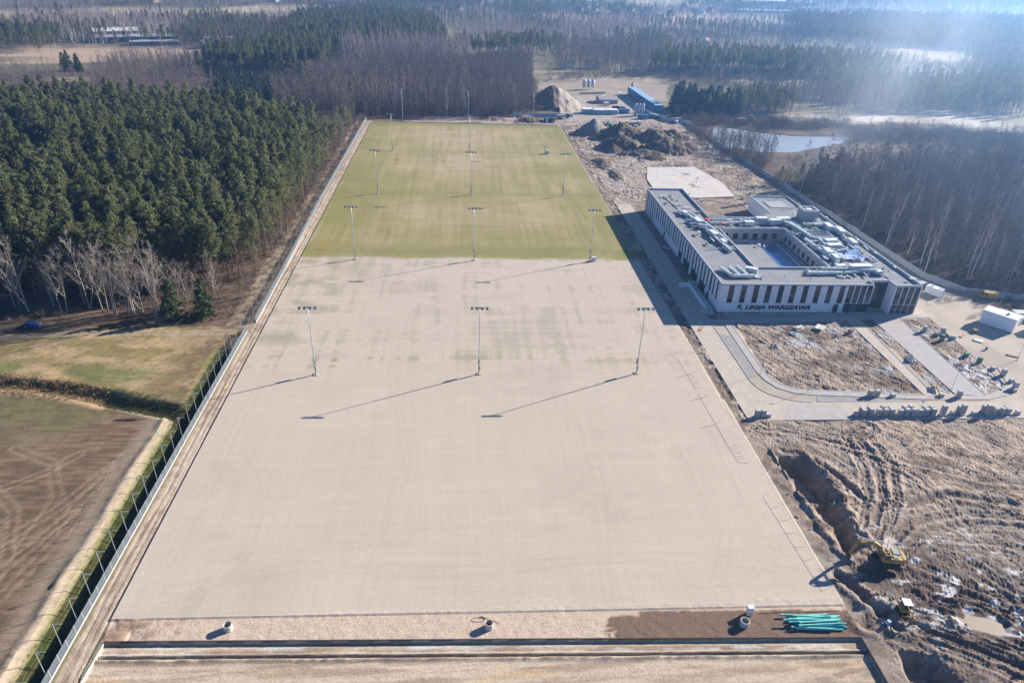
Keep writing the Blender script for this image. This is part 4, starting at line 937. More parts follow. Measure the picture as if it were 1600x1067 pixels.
# ---- long fence on the left: posts, mesh panels, base boards
M_PANEL = mat('fence_mesh', (.20,.225,.24), .55, .08, 5, metal=.2)
M_BOARD = mat('fence_base_board', (.44,.43,.41), .9, .1, 2)
pan = MB()
for k in range(17): pan.box(-.02,.02, .06+k*.148, .06+k*.148+.06, .28, 1.92)
for z in (.34,.95,1.5,1.86): pan.box(-.03,.03,.03,2.47,z,z+.08)
pan_me = pan.mesh('mesh_panel', M_PANEL)
brd_me = MB().box(-.05,.05,.03,2.47,-.35,.25).mesh('base_board', M_BOARD)
pst_me = MB().box(-.045,.045,-.045,.045,-.4,2.05).mesh('post', M_GALV)
fence = thing('long_fence', 'long grey mesh panel fence with pale base boards left of the pitches', 'fence', (-63.9,-97,0))
y = -97.0; k = 0
while y < 300:
    if not 22.5 < y < 27.0:
        x = .0 if y < 24 else 1.1*(1-sst(24,150,np.array(y)))+.0
        z = -.02
        for nm, me in (('mesh_panel',pan_me),('base_board',brd_me),('post',pst_me)):
            obj(nm, me, fence, (float(x), y+97, z))
    y += 2.5; k += 1
# ---- tall net posts with a short arm
np_pole = MB().tube([(0,0,-.3),(0,0,6.3)],[.055,.045],6).mesh('pole', M_GALV)
np_arm = MB().box(0,1.35,-.035,.035,6.22,6.29).box(0,.5,-.02,.02,5.85,5.9).mesh('arm', M_GALV)
q = 0; y = -91.4
while y < 296 and q < 40:
    if not 22 < y < 27:
        lb = '%s slim net post behind the long fence, counted from the near end' % ORD[q]
        o = thing('net_post', lb, 'post', (-64.35 if y < 24 else -63.6-.9*0, y, -.05), 0, 'net posts along the long fence')
        obj('pole', np_pole, o)
        if y < 5: obj('arm', np_arm, o)
        q += 1
    y += 4.65 if y < 30 else 9.3
# ---- dark board wall round the sunken strip
M_BLACK = mat('black_boards', (.026,.028,.032), .6, .25, 3)
M_RUST = mat('board_top_edge', (.10,.066,.06), .7, .2, 3)
wall = thing('board_wall', 'low black board wall along the near end of the sand pitch', 'wall', (-59.0,-76.0,-.55))
L = math.hypot(119,3.6); a = math.atan2(-3.6,119); n = 40
me1 = MB().box(0,L/n-.02,-.06,.06,-.3,.66).mesh('board', M_BLACK); me2 = MB().box(0,L/n,-.08,.08,.66,.70).mesh('top_rail', M_RUST)
for i in range(n):
    for nm, me in (('board',me1),('top_rail',me2)): obj(nm, me, wall, (math.cos(a)*i*L/n, math.sin(a)*i*L/n, 0), a)
wall2 = thing('board_wall', 'black board wall running toward the camera at the right corner', 'wall', (60.1,-79.7,-.55))
for i in range(6):
    for nm, me in (('board',me1),('top_rail',me2)): obj(nm, me, wall2, (-.02*i, -.12-i*L/n, .003), -math.pi/2)
wall3 = thing('concrete_edge', 'pale concrete edge running toward the camera at the left corner', 'wall', (-59.2,-76.2,-.55))
me3 = MB().box(0,2.95,-.09,.09,-.3,.58).mesh('kerb_stone', M_CONC)
for i in range(7): obj('kerb_stone', me3, wall3, (-.36*i*.5, -.1-i*2.98, 0), -math.pi/2-.06)
# ---- concrete well rings
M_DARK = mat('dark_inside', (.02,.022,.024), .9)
for (x,y,s,lb) in ((-41.1,-74.4,1.0,'concrete well ring standing alone on the left of the pitch end'),(-.1,-75.6,.98,'concrete well ring with a hose loop, middle of the three'),(41.6,-76.7,1.05,'concrete well ring on the dark soil beside the white cabinet')):
    o = thing('well_ring', lb, 'well ring', (x,y,ground_z(x,y)))
    MB().lathe([(.72*s,-.2),(.72*s,1.15),(.70*s,1.2),(.58*s,1.2),(.56*s,1.15),(.56*s,-.2)],28).build('ring', M_CONC, o, smooth=False)
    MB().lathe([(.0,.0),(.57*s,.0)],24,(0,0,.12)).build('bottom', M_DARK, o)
def hose(name, pts, r, m, lb, cat='hose'):
    b = MB(); b.tube([(x,y,ground_z(x,y)+z) for x,y,z in pts], r, 5); return tag(b.build(name, m), lb, cat)
M_HOSE = mat('black_hose', (.02,.02,.022), .5)
hose('hose', [(-1.8+1.1*math.cos(t*.5),-74.2+.5*math.sin(t*.5)+.02*t,.05) for t in range(0,16)]+[(.9,-74.5,.05),(1.6,-74.9,.05),(1.1,-75.3,.05)], .028, M_HOSE, 'black hose loop lying beside the middle well ring')
b = MB(); b.box(-.45,.45,-.35,.35,.0,1.75); o = tag(b.build('white_cabinet', MATS['cabinet_white'], None, (43.2,-74.6,ground_z(43.2,-74.6))), 'tall white control cabinet beside the right well ring', 'cabinet')
MB().box(-.5,.5,-.4,.4,1.75,1.84).build('lid', MATS['cabinet_white'], o); MB().box(-.4,.4,-.372,-.352,.15,1.65).build('door', mat('cabinet_door', (.55,.56,.57), .45), o)
# ---- teal pipes
MP = [mat('teal_pipe_a', (.09,.50,.44), .4, .15, 2, spec=.5), mat('teal_pipe_b', (.22,.62,.55), .4, .12, 2, spec=.5), mat('teal_pipe_c', (.05,.38,.45), .4, .12, 2, spec=.5)]
pm = [MB().lathe([(.13,-L/2),(.16,-L/2),(.16,-L/2+.35),(.14,-L/2+.4),(.14,L/2),(.115,L/2),(.115,L/2-.5)],12).mesh('pipe', MP[i%3]) for i,L in enumerate((7.8,7.2,6.6,8.2,7.0))]
row = 0; cnt = 0
for row, nn in enumerate((9,8,6,3)):
    for k in range(nn):
        o = bpy.data.objects.new('pipe', pm[(cnt*7+row) % 5]); C.objects.link(o)
        yy = -76.75 + (k-(nn-1)/2)*.34 + rng.gauss(0,.04)
        xx = 53.6+rng.gauss(0,.7); o.location = (xx, yy, ground_z(53.8,-76.7)+.2+row*.26)
        o.rotation_euler = (0, math.pi/2+rng.gauss(0,.008), -.01+rng.gauss(0,.06)+(k-(nn-1)/2)*.006)
        tag(o, 'long teal plastic pipe in the pile at the near right corner of the pitch', 'pipe', 'teal pipes in the pile'); cnt += 1
# ---- thin irrigation lines laid along the right edge of the pitch
for nm, pts in (('first',[(54.6,-10),(55.0,-30),(55.2,-36),(57.6,-36.5)]),('second',[(58.0,-45.4),(56.6,-47),(57.0,-56),(57.5,-66),(57.7,-70.6),(60.0,-69.5)]),('third',[(54.0,8),(54.3,0),(54.6,-7),(57,-6.8)])):
    o = thing('irrigation_line', '%s of the thin black irrigation lines at the right edge of the sand'.replace('first of', 'first of') % {'first':'middle','second':'nearest','third':'farthest'}[nm], 'hose', (0,0,.2))
    MB().tube([(x,y,0) for x,y in pts], .018, 5).build('main_line', M_HOSE, o)
    x0,y0 = pts[1]; x1,y1 = pts[-2]
    for k in range(1,7):
        t = k/7; MB().tube([(x0+(x1-x0)*t,y0+(y1-y0)*t,0),(x0+(x1-x0)*t+2.0,y0+(y1-y0)*t+.25+rng.gauss(0,.2),-.02)], .016, 5).build('branch_line', M_HOSE, o)
hose('cable', [(45,-74.6,.04),(50,-74.4,.04),(55,-74.6,.04),(59,-74.5,.04)], .035, M_HOSE, 'thin black cable from the white cabinet along the sand edge', 'cable')
for k in range(4):
    x0 = 57+rng.uniform(-.5,.5); y0 = 12-k*11
    hose('cable', [(x0,y0,.03),(x0-2.5,y0-1.6,.03),(x0-5.5-k*.3,y0-2.9,.03)], .03, M_HOSE, '%s thin cable lying across the right edge of the sand, from the building shadow' % ORD[k], 'cable')

# ================================================================== THE LONG WHITE BUILDING
bd = thing('sports_centre', 'two-storey white building with striped windows round an inner court', 'building', (74.4,35.6,0))
WHITE = mat('white_facade', (.66,.66,.67), .7, .04, .6, spec=.25)
ROOFM = mat('grey_roof_felt', (.255,.255,.262), .9, scale=.25, alt=(.20,.205,.215), spec=.15)
COPING = mat('coping_metal', (.52,.54,.55), .45, .05, 2, metal=.3)
GLASS = mat('dark_glass', (.012,.018,.026), .08, spec=.6)
GLASS2 = mat('glass_blinds_reflection', (.06,.075,.09), .12, .25, .8, spec=.6)  # paler panes: blinds and reflection both put into the glass colour
FRAME = mat('dark_frame', (.035,.038,.042), .5)
GREYW = mat('grey_render', (.30,.31,.32), .85, .06, 1)
DUCT = mat('silver_duct', (.56,.62,.60), .38, .10, 1.2, metal=.45, spec=.5)
UNIT = mat('air_unit_white', (.60,.63,.62), .5, .06, 2)
HB = 9.7; ZR = 9.1
def part(nm, m, parent=bd, **k): return k.get('b').build(nm, m, parent)
# wings: (x0,x1,y0,y1,top) local metres
WINGS = [(0,15.2,0,95.6,ZR),(15.2,48.2,0,12.8,ZR),(48.2,54.6,3.0,12.8,ZR),(54.6,63.2,-.8,12.8,ZR),(40.0,63.0,12.8,40.8,ZR),(40.0,45.6,40.8,46.8,ZR),(54.8,62.6,40.8,46.8,ZR),(40.0,62.4,46.8,48.4,ZR),(15.2,40.0,48.4,60.6,ZR),(40,62.0,48.4,66.4,ZR)]
for x0,x1,y0,y1,t in WINGS:
    w = MB().box(x0,x1,y0,y1,-.2,t).build('wing', WHITE, bd)
    MB().box(x0,x1,y0,y1,t,t+.05).build('roof', ROOFM, w)
MB().box(15.2,40,12.8,48.4,-.2,5.0).build('court_block', GREYW, bd); MB().box(15.21,39.99,12.81,48.39,5.0,5.06).build('court_roof', ROOFM, bd)
MB().box(45.6,54.8,40.8,46.8,5.4,6.2).build('light_well_floor', ROOFM, bd)
# annex behind and the stair tower
an = MB().box(46.6,63.4,66.6,98.4,-.2,5.7).build('annex', WHITE, bd); MB().box(46.6,63.4,66.6,98.4,5.7,5.76).build('roof', ROOFM, an)
for q in ((46.6,63.4,98.05,98.4),(46.6,46.95,66.6,98.05),(63.05,63.4,66.6,98.05)): MB().box(*q,5.76,6.35).build('parapet', COPING, an)
MB().box(50,58,84,92,5.76,6.0).build('roof_panel', GREYW, an); MB().box(56,63,74,76,5.76,6.5).build('roof_upstand', GREYW, an)
tw = MB().box(51.2,57.0,58.0,63.6,ZR,12.9).build('stair_tower', GREYW, bd)
for q in ((51.2,57,58,58.5),(51.2,57,63.1,63.6),(51.2,51.7,58.5,63.1),(56.5,57,58.5,63.1)): MB().box(*q,12.9,13.5).build('parapet', COPING, tw)
MB().box(53,55.2,59.8,61.8,12.9,13.3).build('roof_hatch', UNIT, tw)
# parapets
def par(x0,x1,y0,y1,h=.62,m=COPING): MB().box(x0,x1,y0,y1,ZR+.05,ZR+.05+h).build('parapet', m, bd)
par(0,15.2,95.25,95.6,.75); par(14.85,15.2,60.6,95.25,.75); par(0,.3,0,95.25,.42); par(.3,48.2,0,.3,.42)
par(15.2,46.6,60.25,60.6); par(47.9,48.2,.3,3.0); par(48.2,54.6,3.0,3.3); par(54.6,54.9,-.8,3.0); par(54.9,63.2,-.8,-.5); par(62.85,63.2,-.5,12.8,.8); par(62.65,63.0,12.8,40.8,.8); par(62.25,62.6,40.8,48.4,.8); par(61.65,62.0,48.4,66.05,.8); par(57,62.0,66.05,66.4,.7)
for q in ((14.85,15.2,12.45,48.75),(15.2,40,12.45,12.8),(40,40.35,12.45,48.75),(15.2,40,48.4,48.75),(45.25,45.6,40.8,46.8),(54.8,55.1,40.8,46.8),(45.6,54.8,40.5,40.8),(45.6,54.8,46.8,47.1)): par(*q,.7)
# facade helper in (along s, out d, height z)
def W(s0,s1,d0,d1,z0,z1): return (-d1,-d0,s0,s1,z0,z1)          # west wall
def S(x0): return lambda s0,s1,d0,d1,z0,z1: (x0+s0,x0+s1,-d1,-d0,z0,z1)    # south wall
def pane_window(F, s0, s1, z0, z1, bars=1, d=.03):
    w = MB(); f = .07
    w.box(*F(s0,s1,d,d+.08,z0,z0+f)); w.box(*F(s0,s1,d,d+.08,z1-f,z1)); w.box(*F(s0,s0+f,d,d+.08,z0+f,z1-f)); w.box(*F(s1-f,s1,d,d+.08,z0+f,z1-f))
    zs_ = [z0+f+(z1-z0-2*f)*(k+1)/(bars+1) for k in range(bars)]
    for z in zs_: w.box(*F(s0+f,s1-f,d,d+.08,z-.04,z+.04))
    o = w.build('window', FRAME, bd); lv = [z0+f]+zs_+[z1-f]
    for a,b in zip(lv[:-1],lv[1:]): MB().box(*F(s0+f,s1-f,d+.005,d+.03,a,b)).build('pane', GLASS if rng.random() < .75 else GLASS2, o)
def panel(F, s0, s1, z0, z1, d=.26, m=WHITE): MB().box(*F(s0,s1,.004,d,z0,z1)).build('facade_panel', m, bd)
# --- west front: 31 bays of 3.08 m
nb = 31; bw = 95.4/nb
for k in range(nb):
    s = .1+k*bw; top = 9.12
    z0 = 3.25
    if k >= 25: z0 = .15
    if 4 <= k <= 13: z0 = .15                        # glazed ground floor behind fins
    fin = 1.62 + .25*math.sin(k*2.3)
    zf = {True:(3.25 if k % 3 else .1)}.get(4 <= k <= 13, z0 if k < 25 else .1)
    panel(W, s, s+fin, zf if zf > .3 else .1, top, .26+.02*(k % 2))
    if 4 <= k <= 13 and zf > .3: pane_window(W, s+.05, s+fin-.05, .15, 3.15, 0)
    pane_window(W, s+fin+.02, s+bw-.02, z0, 9.0, 2)
panel(W, .1, .1+4*bw-.02, .1, 3.2, .20); panel(W, .1+14*bw+.02, .1+25*bw-.02, .1, 3.2, .20)
d = MB().box(*W(8.6,10,.21,.27,.1,2.6)).build('door', FRAME, bd); MB().box(*W(8.75,9.85,.272,.29,.3,2.4)).build('pane', GLASS, d)
d = MB().box(*W(62.2,63.8,.21,.27,.1,2.8)).build('door', FRAME, bd); MB().box(*W(62.4,63.6,.272,.29,.3,2.6)).build('pane', GLASS, d)
# --- south front
F0 = S(0)
panel(F0, 0, 36.6, .1, 3.2, .20)
xw = [2.3+3.9*k for k in range(10)]
prev = -.26
for x in xw:
    panel(F0, prev+.001 if prev > 0 else prev, x, 3.22, 9.15, .26); pane_window(F0, x+.02, x+1.73, 3.25, 9.05, 2); prev = x+1.75
panel(F0, prev, 40.1, 3.22, 9.15, .26)
panel(F0, 38.6, 40.1, .1, 3.2, .22)
d = MB().box(*F0(36.8,38.5,.05,.12,.1,2.9)).build('door', FRAME, bd)
for a,b_,z0,z1 in ((36.62,36.8,.1,3.1),(38.5,38.59,.1,3.1),(36.8,38.5,2.9,3.1)): MB().box(*F0(a,b_,.05,.30,z0,z1)).build('door_frame', WHITE, d)
MB().box(*F0(37.0,38.3,.122,.14,.3,2.7)).build('pane', GLASS, d)
for k in range(4):
    s0 = 40.2+k*2.0
    pane_window(F0, s0+.02, s0+1.68, 3.3, 9.1, 2); panel(F0, s0+1.7, s0+1.98, 3.1, 9.15, .36)
    pane_window(F0, s0+.02, s0+1.95, .12, 3.05, 0, .02)
for s0 in (42.6,43.5): 
    MB().box(*F0(s0,s0+.07,.11,.17,.1,2.4)).build('entrance_frame', COPING, bd); MB().box(*F0(s0+.7,s0+.77,.11,.17,.1,2.4)).build('entrance_frame', COPING, bd)
FR = lambda s0,s1,d0,d1,z0,z1: (48.2+s0,48.2+s1,3.0-d1,3.0-d0,z0,z1)
for k in range(3): 
    for z0,z1 in ((.12,4.5),(4.6,9.0)): pane_window(FR, .05+k*2.1, 2.1+k*2.1, z0, z1, 1, .02)
F1 = lambda s0,s1,d0,d1,z0,z1: (54.6+s0,54.6+s1,-.8-d1,-.8-d0,z0,z1)
panel(F1, -.02, .5, .1, 9.15, .26)
for k in range(4):
    s0 = .52+k*2.0
    pane_window(F1, s0+.02, s0+1.7, 3.3, 9.1, 2); panel(F1, s0+1.72, s0+1.98, 3.1, 9.15, .34); pane_window(F1, s0+.02, s0+1.7, .12, 3.05, 1, .02)
panel(F1, 8.52, 8.62, .1, 9.15, .30)
# court windows: north and east inner walls
FN = lambda s0,s1,d0,d1,z0,z1: (15.2+s0,15.2+s1,48.4-d1,48.4-d0,z0,z1)
FE = lambda s0,s1,d0,d1,z0,z1: (40.0-d1,40.0-d0,12.8+s0,12.8+s1,z0,z1)
for k in range(6): 
    pane_window(FN, 2.2+k*3.7, 4.0+k*3.7, 5.6, 7.9, 1); MB().box(*FN(2.0+k*3.7,4.2+k*3.7,.12,.2,7.9,8.05)).build('window_sill', WHITE, bd)
for k in range(9): pane_window(FE, 2.4+k*3.7, 3.9+k*3.7, 5.6, 7.8, 1); MB().box(*FE(2.2+k*3.7,4.1+k*3.7,.12,.2,7.8,7.95)).build('window_sill', WHITE, bd)
MB().box(*FN(0,24.8,.005,.02,5.06,9.1)).build('court_wall', GREYW, bd); MB().box(*FE(0,35.6,.005,.02,5.06,9.1)).build('court_wall', GREYW, bd)
# things inside the court: white strip kerbs and a flat dark blue sheet
MB().box(15.6,36,46.6,46.9,5.06,5.45).build('court_kerb', COPING, bd); MB().box(36.2,36.5,14,44,5.06,5.4).build('court_kerb', COPING, bd); MB().box(37.8,38.0,16,40,5.06,5.35).build('court_kerb', COPING, bd)
MB().box(29.2,36.0,15,43.5,5.066,5.09).build('court_blue_sheet', mat('court_dark_blue', (.05,.12,.26), .25, .3, .8, spec=.5), bd)
for k in range(14): MB().cbox((27+rng.uniform(0,6),41+rng.uniform(0,4),5.3),(rng.uniform(.4,1.2),rng.uniform(.3,.8),rng.uniform(.15,.5)),rng.uniform(0,3)).build('roofing_bundle', UNIT if k % 2 else mat('beige_board', (.50,.42,.33), .8), bd)
# --- ramp and steps on the west side
rp = MB().box(-3.4,-1.0,0.6,18.6,-.2,.75).build('ramp', mat('ramp_concrete', (.50,.50,.50), .85, .06, 1), bd)
MB().box(-3.65,-3.4,.2,19,-.2,1.75).build('ramp_wall', WHITE, rp); MB().box(-3.4,-1.0,18.6,18.85,-.2,1.75).build('ramp_wall', WHITE, rp); MB().box(-6.6,-3.65,17.6,18.9,-.2,1.3).build('ramp_wall', WHITE, rp)
for k in range(5): MB().box(-3.4-.0,-1.0,-.0-k*.5+.55-.5,.55-k*.5,-.2,.6-k*.12).build('step', M_CONC, rp)
MB().box(-5.2,-3.7,-2.0,1.2,-.2,1.0).build('landing', M_CONC, rp)
# --- roof plant: ducts and air handling units
def duct(pts, w=.9, h=.7, z=.45, m=DUCT):
    b = MB()
    for (x0,y0),(x1,y1) in zip(pts[:-1],pts[1:]):
        L = math.hypot(x1-x0,y1-y0); a = math.atan2(y1-y0,x1-x0)
        b.cbox(((x0+x1)/2,(y0+y1)/2,ZR+z+h/2),(L+w*.6,w,h),a)
    for (x0,y0),(x1,y1) in zip(pts[:-1],pts[1:]):
        L = math.hypot(x1-x0,y1-y0); a = math.atan2(y1-y0,x1-x0)
        k = 1.2
        while k < L: b.cbox((x0+(x1-x0)*k/L,y0+(y1-y0)*k/L,ZR+z+h/2),(.10,w+.12,h+.12),a); b.cbox((x0+(x1-x0)*k/L,y0+(y1-y0)*k/L,ZR+z/2+.03),(.12,w*.8,z),a); k += 1.9
    return b.build('roof_duct', m, bd)
def unit(x, y, sx, sy, h, rz=0, z=.35):
    o = MB().cbox((x,y,ZR+z+h/2),(sx,sy,h),rz).build('air_unit', UNIT, bd)
    n = max(2,int(sx/1.1))
    for k in range(n): MB().cbox((x+math.cos(rz)*(-sx/2+(k+.5)*sx/n)+math.sin(rz)*sy/2, y+math.sin(rz)*(-sx/2+(k+.5)*sx/n)-math.cos(rz)*sy/2, ZR+z+h/2),(sx/n-.12,.05,h-.2),rz).build('access_panel', COPING, o)
    b = MB()
    for a_ in (-.4,.4):
        for c_ in (-.4,.4): b.cbox((x+math.cos(rz)*sx*a_-math.sin(rz)*sy*c_, y+math.sin(rz)*sx*a_+math.cos(rz)*sy*c_, ZR+z/2+.03),(.15,.15,z),rz)
    b.build('support', FRAME, o)
duct([(5.2,67),(7.2,60),(7.6,61.5)]); duct([(7.6,61.5),(9.6,44),(11.6,25.8)],1.0,.8); duct([(9,62),(11,52),(12.4,44),(13.2,34)],.8,.6,.9); duct([(6.4,56),(8.6,52),(11.6,50)],.8,.6); duct([(7.6,49),(11.2,48)],.7,.6,1.1); duct([(9.8,44),(13.6,46)],.7,.6,.3)
unit(8.8,54,4.6,2.0,1.6,1.72); unit(10.6,41,4.2,1.9,1.5,1.70); unit(11.8,34,3.0,1.5,1.1,1.70); unit(6.6,63,2.6,1.5,1.3,1.75)
duct([(14,53.4),(26,53.6),(33.7,54.6),(45,57.6)],.9,.7); duct([(15,55.6),(24,56),(32,56.6)],.7,.6,1.0); unit(28,52.6,3.6,1.9,1.5); unit(34,56,4.2,2.2,1.9); unit(38.6,54.2,4.4,2.2,1.8,.1); unit(21,55.4,2.2,1.4,1.1)
duct([(44.2,53.3),(45.2,39.4)],1.6,1.0,.5); duct([(42.2,54.5),(44.0,48),(45.4,38)],.8,.7,1.0); unit(42.4,56,5.2,2.2,1.9,.12)
duct([(51,53.5),(59.6,52.8),(58.6,40),(57.6,28.7)],.9,.7); unit(57.0,49.4,5.0,2.0,1.8,1.5); unit(59.4,45,5.4,2.0,1.7,1.52); duct([(52.6,51),(57.6,50.6)],.7,.6,1.0); unit(58.4,34,4.8,1.8,1.6,1.55)
duct([(42.9,37.4),(44.6,16.7)],.9,.8); duct([(45.4,38.4),(55,38.0)],.8,.7); duct([(47.9,37.6),(46.9,26.7),(48,19)],1.0,.8,.6); unit(50.6,34.4,4.2,2.0,1.6,.1); unit(49.6,29.8,5.2,2.2,1.7,.05); unit(45.0,25,4.4,2.0,1.6,1.5); duct([(43.6,30),(46.4,29)],.7,.6,.9); unit(45.4,20,3.6,1.7,1.4,1.5); duct([(49,26),(53,27)],.7,.6,.9)
duct([(30.5,7.9),(42.2,8.1),(54.4,10.6)],.9,.75); duct([(36,10.4),(46,9.9),(53.6,9.0)],.8,.7,1.0); unit(49,11,7.4,2.2,2.0,.06); unit(43,12,3.0,1.6,1.5,.05); unit(54,8.4,2.2,1.5,1.2,.3)
duct([(3.3,11.1),(4.9,5.2),(11.7,5.3)],1.0,.8); duct([(6.2,11.7),(7.2,6)],1.0,.8); duct([(9.0,12.2),(9.8,6.2)],1.0,.8); unit(12.6,9.4,3.6,1.6,1.4,-.5)
# pipe runs, valves and cable trays between the units
for (x0,x1,y0,y1,nn) in ((5,14.5,26,66,34),(16,40,50.5,59.5,34),(40.6,47,14,56,36),(46,61,14,40,34),(50,61,47,58,16),(30,58,7,12.4,26)):
    for k in range(nn):
        x, y = rng.uniform(x0,x1), rng.uniform(y0,y1); v = rng.random() < .6; L = rng.uniform(1.2,5.0); w = rng.uniform(.16,.5); z = rng.uniform(.15,1.3)
        if 45.2 < x < 55.2 and 40.4 < y < 47.2: continue
        b = MB()
        if rng.random() < .55: b.cbox((x,y,ZR+.05+z),(w,min(L,(y1-y0)*.5),w*.8) if v else (min(L,(x1-x0)*.5),w,w*.8), rng.gauss(0,.06)); b.cbox((x,y,ZR+z/2),(.1,.1,z))
        else: b.cbox((x,y,ZR+.05+w*.9),(w*2.2,w*2.0,w*1.8), rng.gauss(0,.1)); b.tube([(x,y,ZR+w),(x,y,ZR+w*2.2+.5),(x+.4,y,ZR+w*2.2+.5)],.12,6)
        b.build('pipe_run', [DUCT,UNIT,DUCT,COPING,mat('dark_steel', (.10,.12,.13), .5)][k % 5], bd)
# coils, boxes and offcuts
for k in range(26):
    x, y = (rng.uniform(2.4,9.6), rng.uniform(74,90)) if k < 15 else (rng.uniform(39,43), rng.uniform(5.4,7.6)) if k < 21 else (rng.uniform(12.6,15), rng.uniform(4.4,6.4))
    MB().cbox((x,y,ZR+.3),(rng.uniform(.4,1.5),rng.uniform(.3,.9),rng.uniform(.2,.7)),rng.uniform(0,3)).build('material_bundle', [UNIT,DUCT,mat('brown_bundle', (.24,.19,.15), .8),COPING][k % 4], bd)
duct([(4.2,86),(7,62)],.28,.18,.02,FRAME); MB().box(8.6,11.6,71.4,72.2,ZR+.05,ZR+.4).build('roof_light', UNIT, bd)
MB().cbox((14.2,57.4,ZR+.5),(2.4,1.6,.8),.2).build('red_tarpaulin', mat('red_tarp', (.52,.10,.10), .6, .2, 2), bd)
# pink scaffold tower by the court corner
PK = mat('pink_scaffold', (.50,.26,.27), .6); b = MB()
for x in (16.4,18.8):
    for y in (49.2,51.0): b.tube([(x,y,ZR+.05),(x,y,ZR+3.2)],.07,5)
for z in (.9,2.0,3.1):
    for y in (49.2,51.0): b.tube([(16.4,y,ZR+z),(18.8,y,ZR+z)],.06,5)
    for x in (16.4,18.8): b.tube([(x,49.2,ZR+z),(x,51,ZR+z)],.06,5)
b.box(16.5,18.7,49.3,50.9,ZR+1.9,ZR+1.97); b.build('scaffold_tower', PK, bd)
# foil-covered roof light, sagging
b = MB(); NG = 12
P = [(48.3,26.5),(57.6,28.5),(55.3,19.1),(45.6,19.7)]
for j in range(NG+1):
    for i in range(NG+1):
        u, v = i/NG, j/NG
        x = (P[0][0]*(1-u)+P[1][0]*u)*(1-v)+(P[3][0]*(1-u)+P[2][0]*u)*v; y = (P[0][1]*(1-u)+P[1][1]*u)*(1-v)+(P[3][1]*(1-u)+P[2][1]*u)*v
        b.v.append((x,y,ZR+.85-.62*(math.sin(math.pi*u)*math.sin(math.pi*v))**.7+.05*math.sin(9*u+7*v)))
for j in range(NG):
    for i in range(NG): q = j*(NG+1)+i; b.f.append((q,q+1,q+NG+2,q+NG+1)); b.mi.append(0)
b.build('foil_cover', mat('blue_white_foil', (.62,.68,.76), .3, scale=.35, alt=(.10,.22,.55), spec=.5), bd, smooth=True)
MB().prism(P, ZR+.05, ZR+.2).build('roof_light_kerb', COPING, bd)
# small roof pipes
for x,y in ((8,30),(10,26),(5.8,36),(22,6),(26,5),(30,4.6),(60.4,22),(60.6,14)): MB().tube([(x,y,ZR+.05),(x,y,ZR+.75),(x-.35,y-.1,ZR+.75)],.07,6).build('vent_pipe', FRAME, bd)
for y in (60,48,36,24,12,3): MB().box(61.4,62.2,y,y+.9,ZR+.9,ZR+1.2).build('roof_outlet', UNIT, bd)
# --- name on the front and the round emblem
fc = bpy.data.curves.new('name_text', 'FONT'); fc.body = 'LEGIA WARSZAWA'; fc.extrude = .06; fc.offset = .045; fc.shear = .22; fc.space_character = 1.04
to = bpy.data.objects.new('tmp', fc); C.objects.link(to)
dg = bpy.context.evaluated_depsgraph_get(); dg.update()
tm = bpy.data.meshes.new_from_object(to.evaluated_get(dg)); bpy.data.objects.remove(to)
co = np.empty(len(tm.vertices)*3, np.float32); tm.vertices.foreach_get('co', co); co = co.reshape(-1,3)
mn = co.min(0); mx = co.max(0); sx = 20.9/(mx[0]-mn[0]); sy = 1.42/(mx[1]-mn[1])
new = np.stack([(co[:,0]-mn[0])*sx, -(co[:,2]-mn[2])*1.0, (co[:,1]-mn[1])*sy], 1).astype(np.float32)
tm.vertices.foreach_set('co', new.ravel()); tm.materials.clear(); tm.materials.append(mat('letter_black', (.012,.016,.02), .5)); tm.update()
lt = obj('lettering', tm, bd, (8.7,-.205,1.05))
em = MB().lathe([(.95,0),(.95,.08),(0,.08)],28).build('emblem', mat('emblem_green', (.01,.10,.06), .5), bd, (7.0,-.205,1.75)); em.rotation_euler = (math.pi/2,0,0)
def flat(pts, z, nm, m): MB().prism(pts, z, z+.02).build(nm, m, em)
flat([(.86*math.cos(t),.86*math.sin(t)) for t in np.linspace(R(60),R(-120),14)], .085, 'emblem_white', mat('emblem_white', (.7,.7,.7), .5))
flat([(-.66,.45),(-.30,.76),(.66,-.45),(.30,-.78)], .11, 'emblem_band', mat('emblem_black', (.01,.01,.012), .5))
flat([(-.60,.05),(-.2,.1),(-.15,-.6),(-.35,-.7),(-.6,-.4)], .087, 'emblem_mark', MATS['emblem_white'])

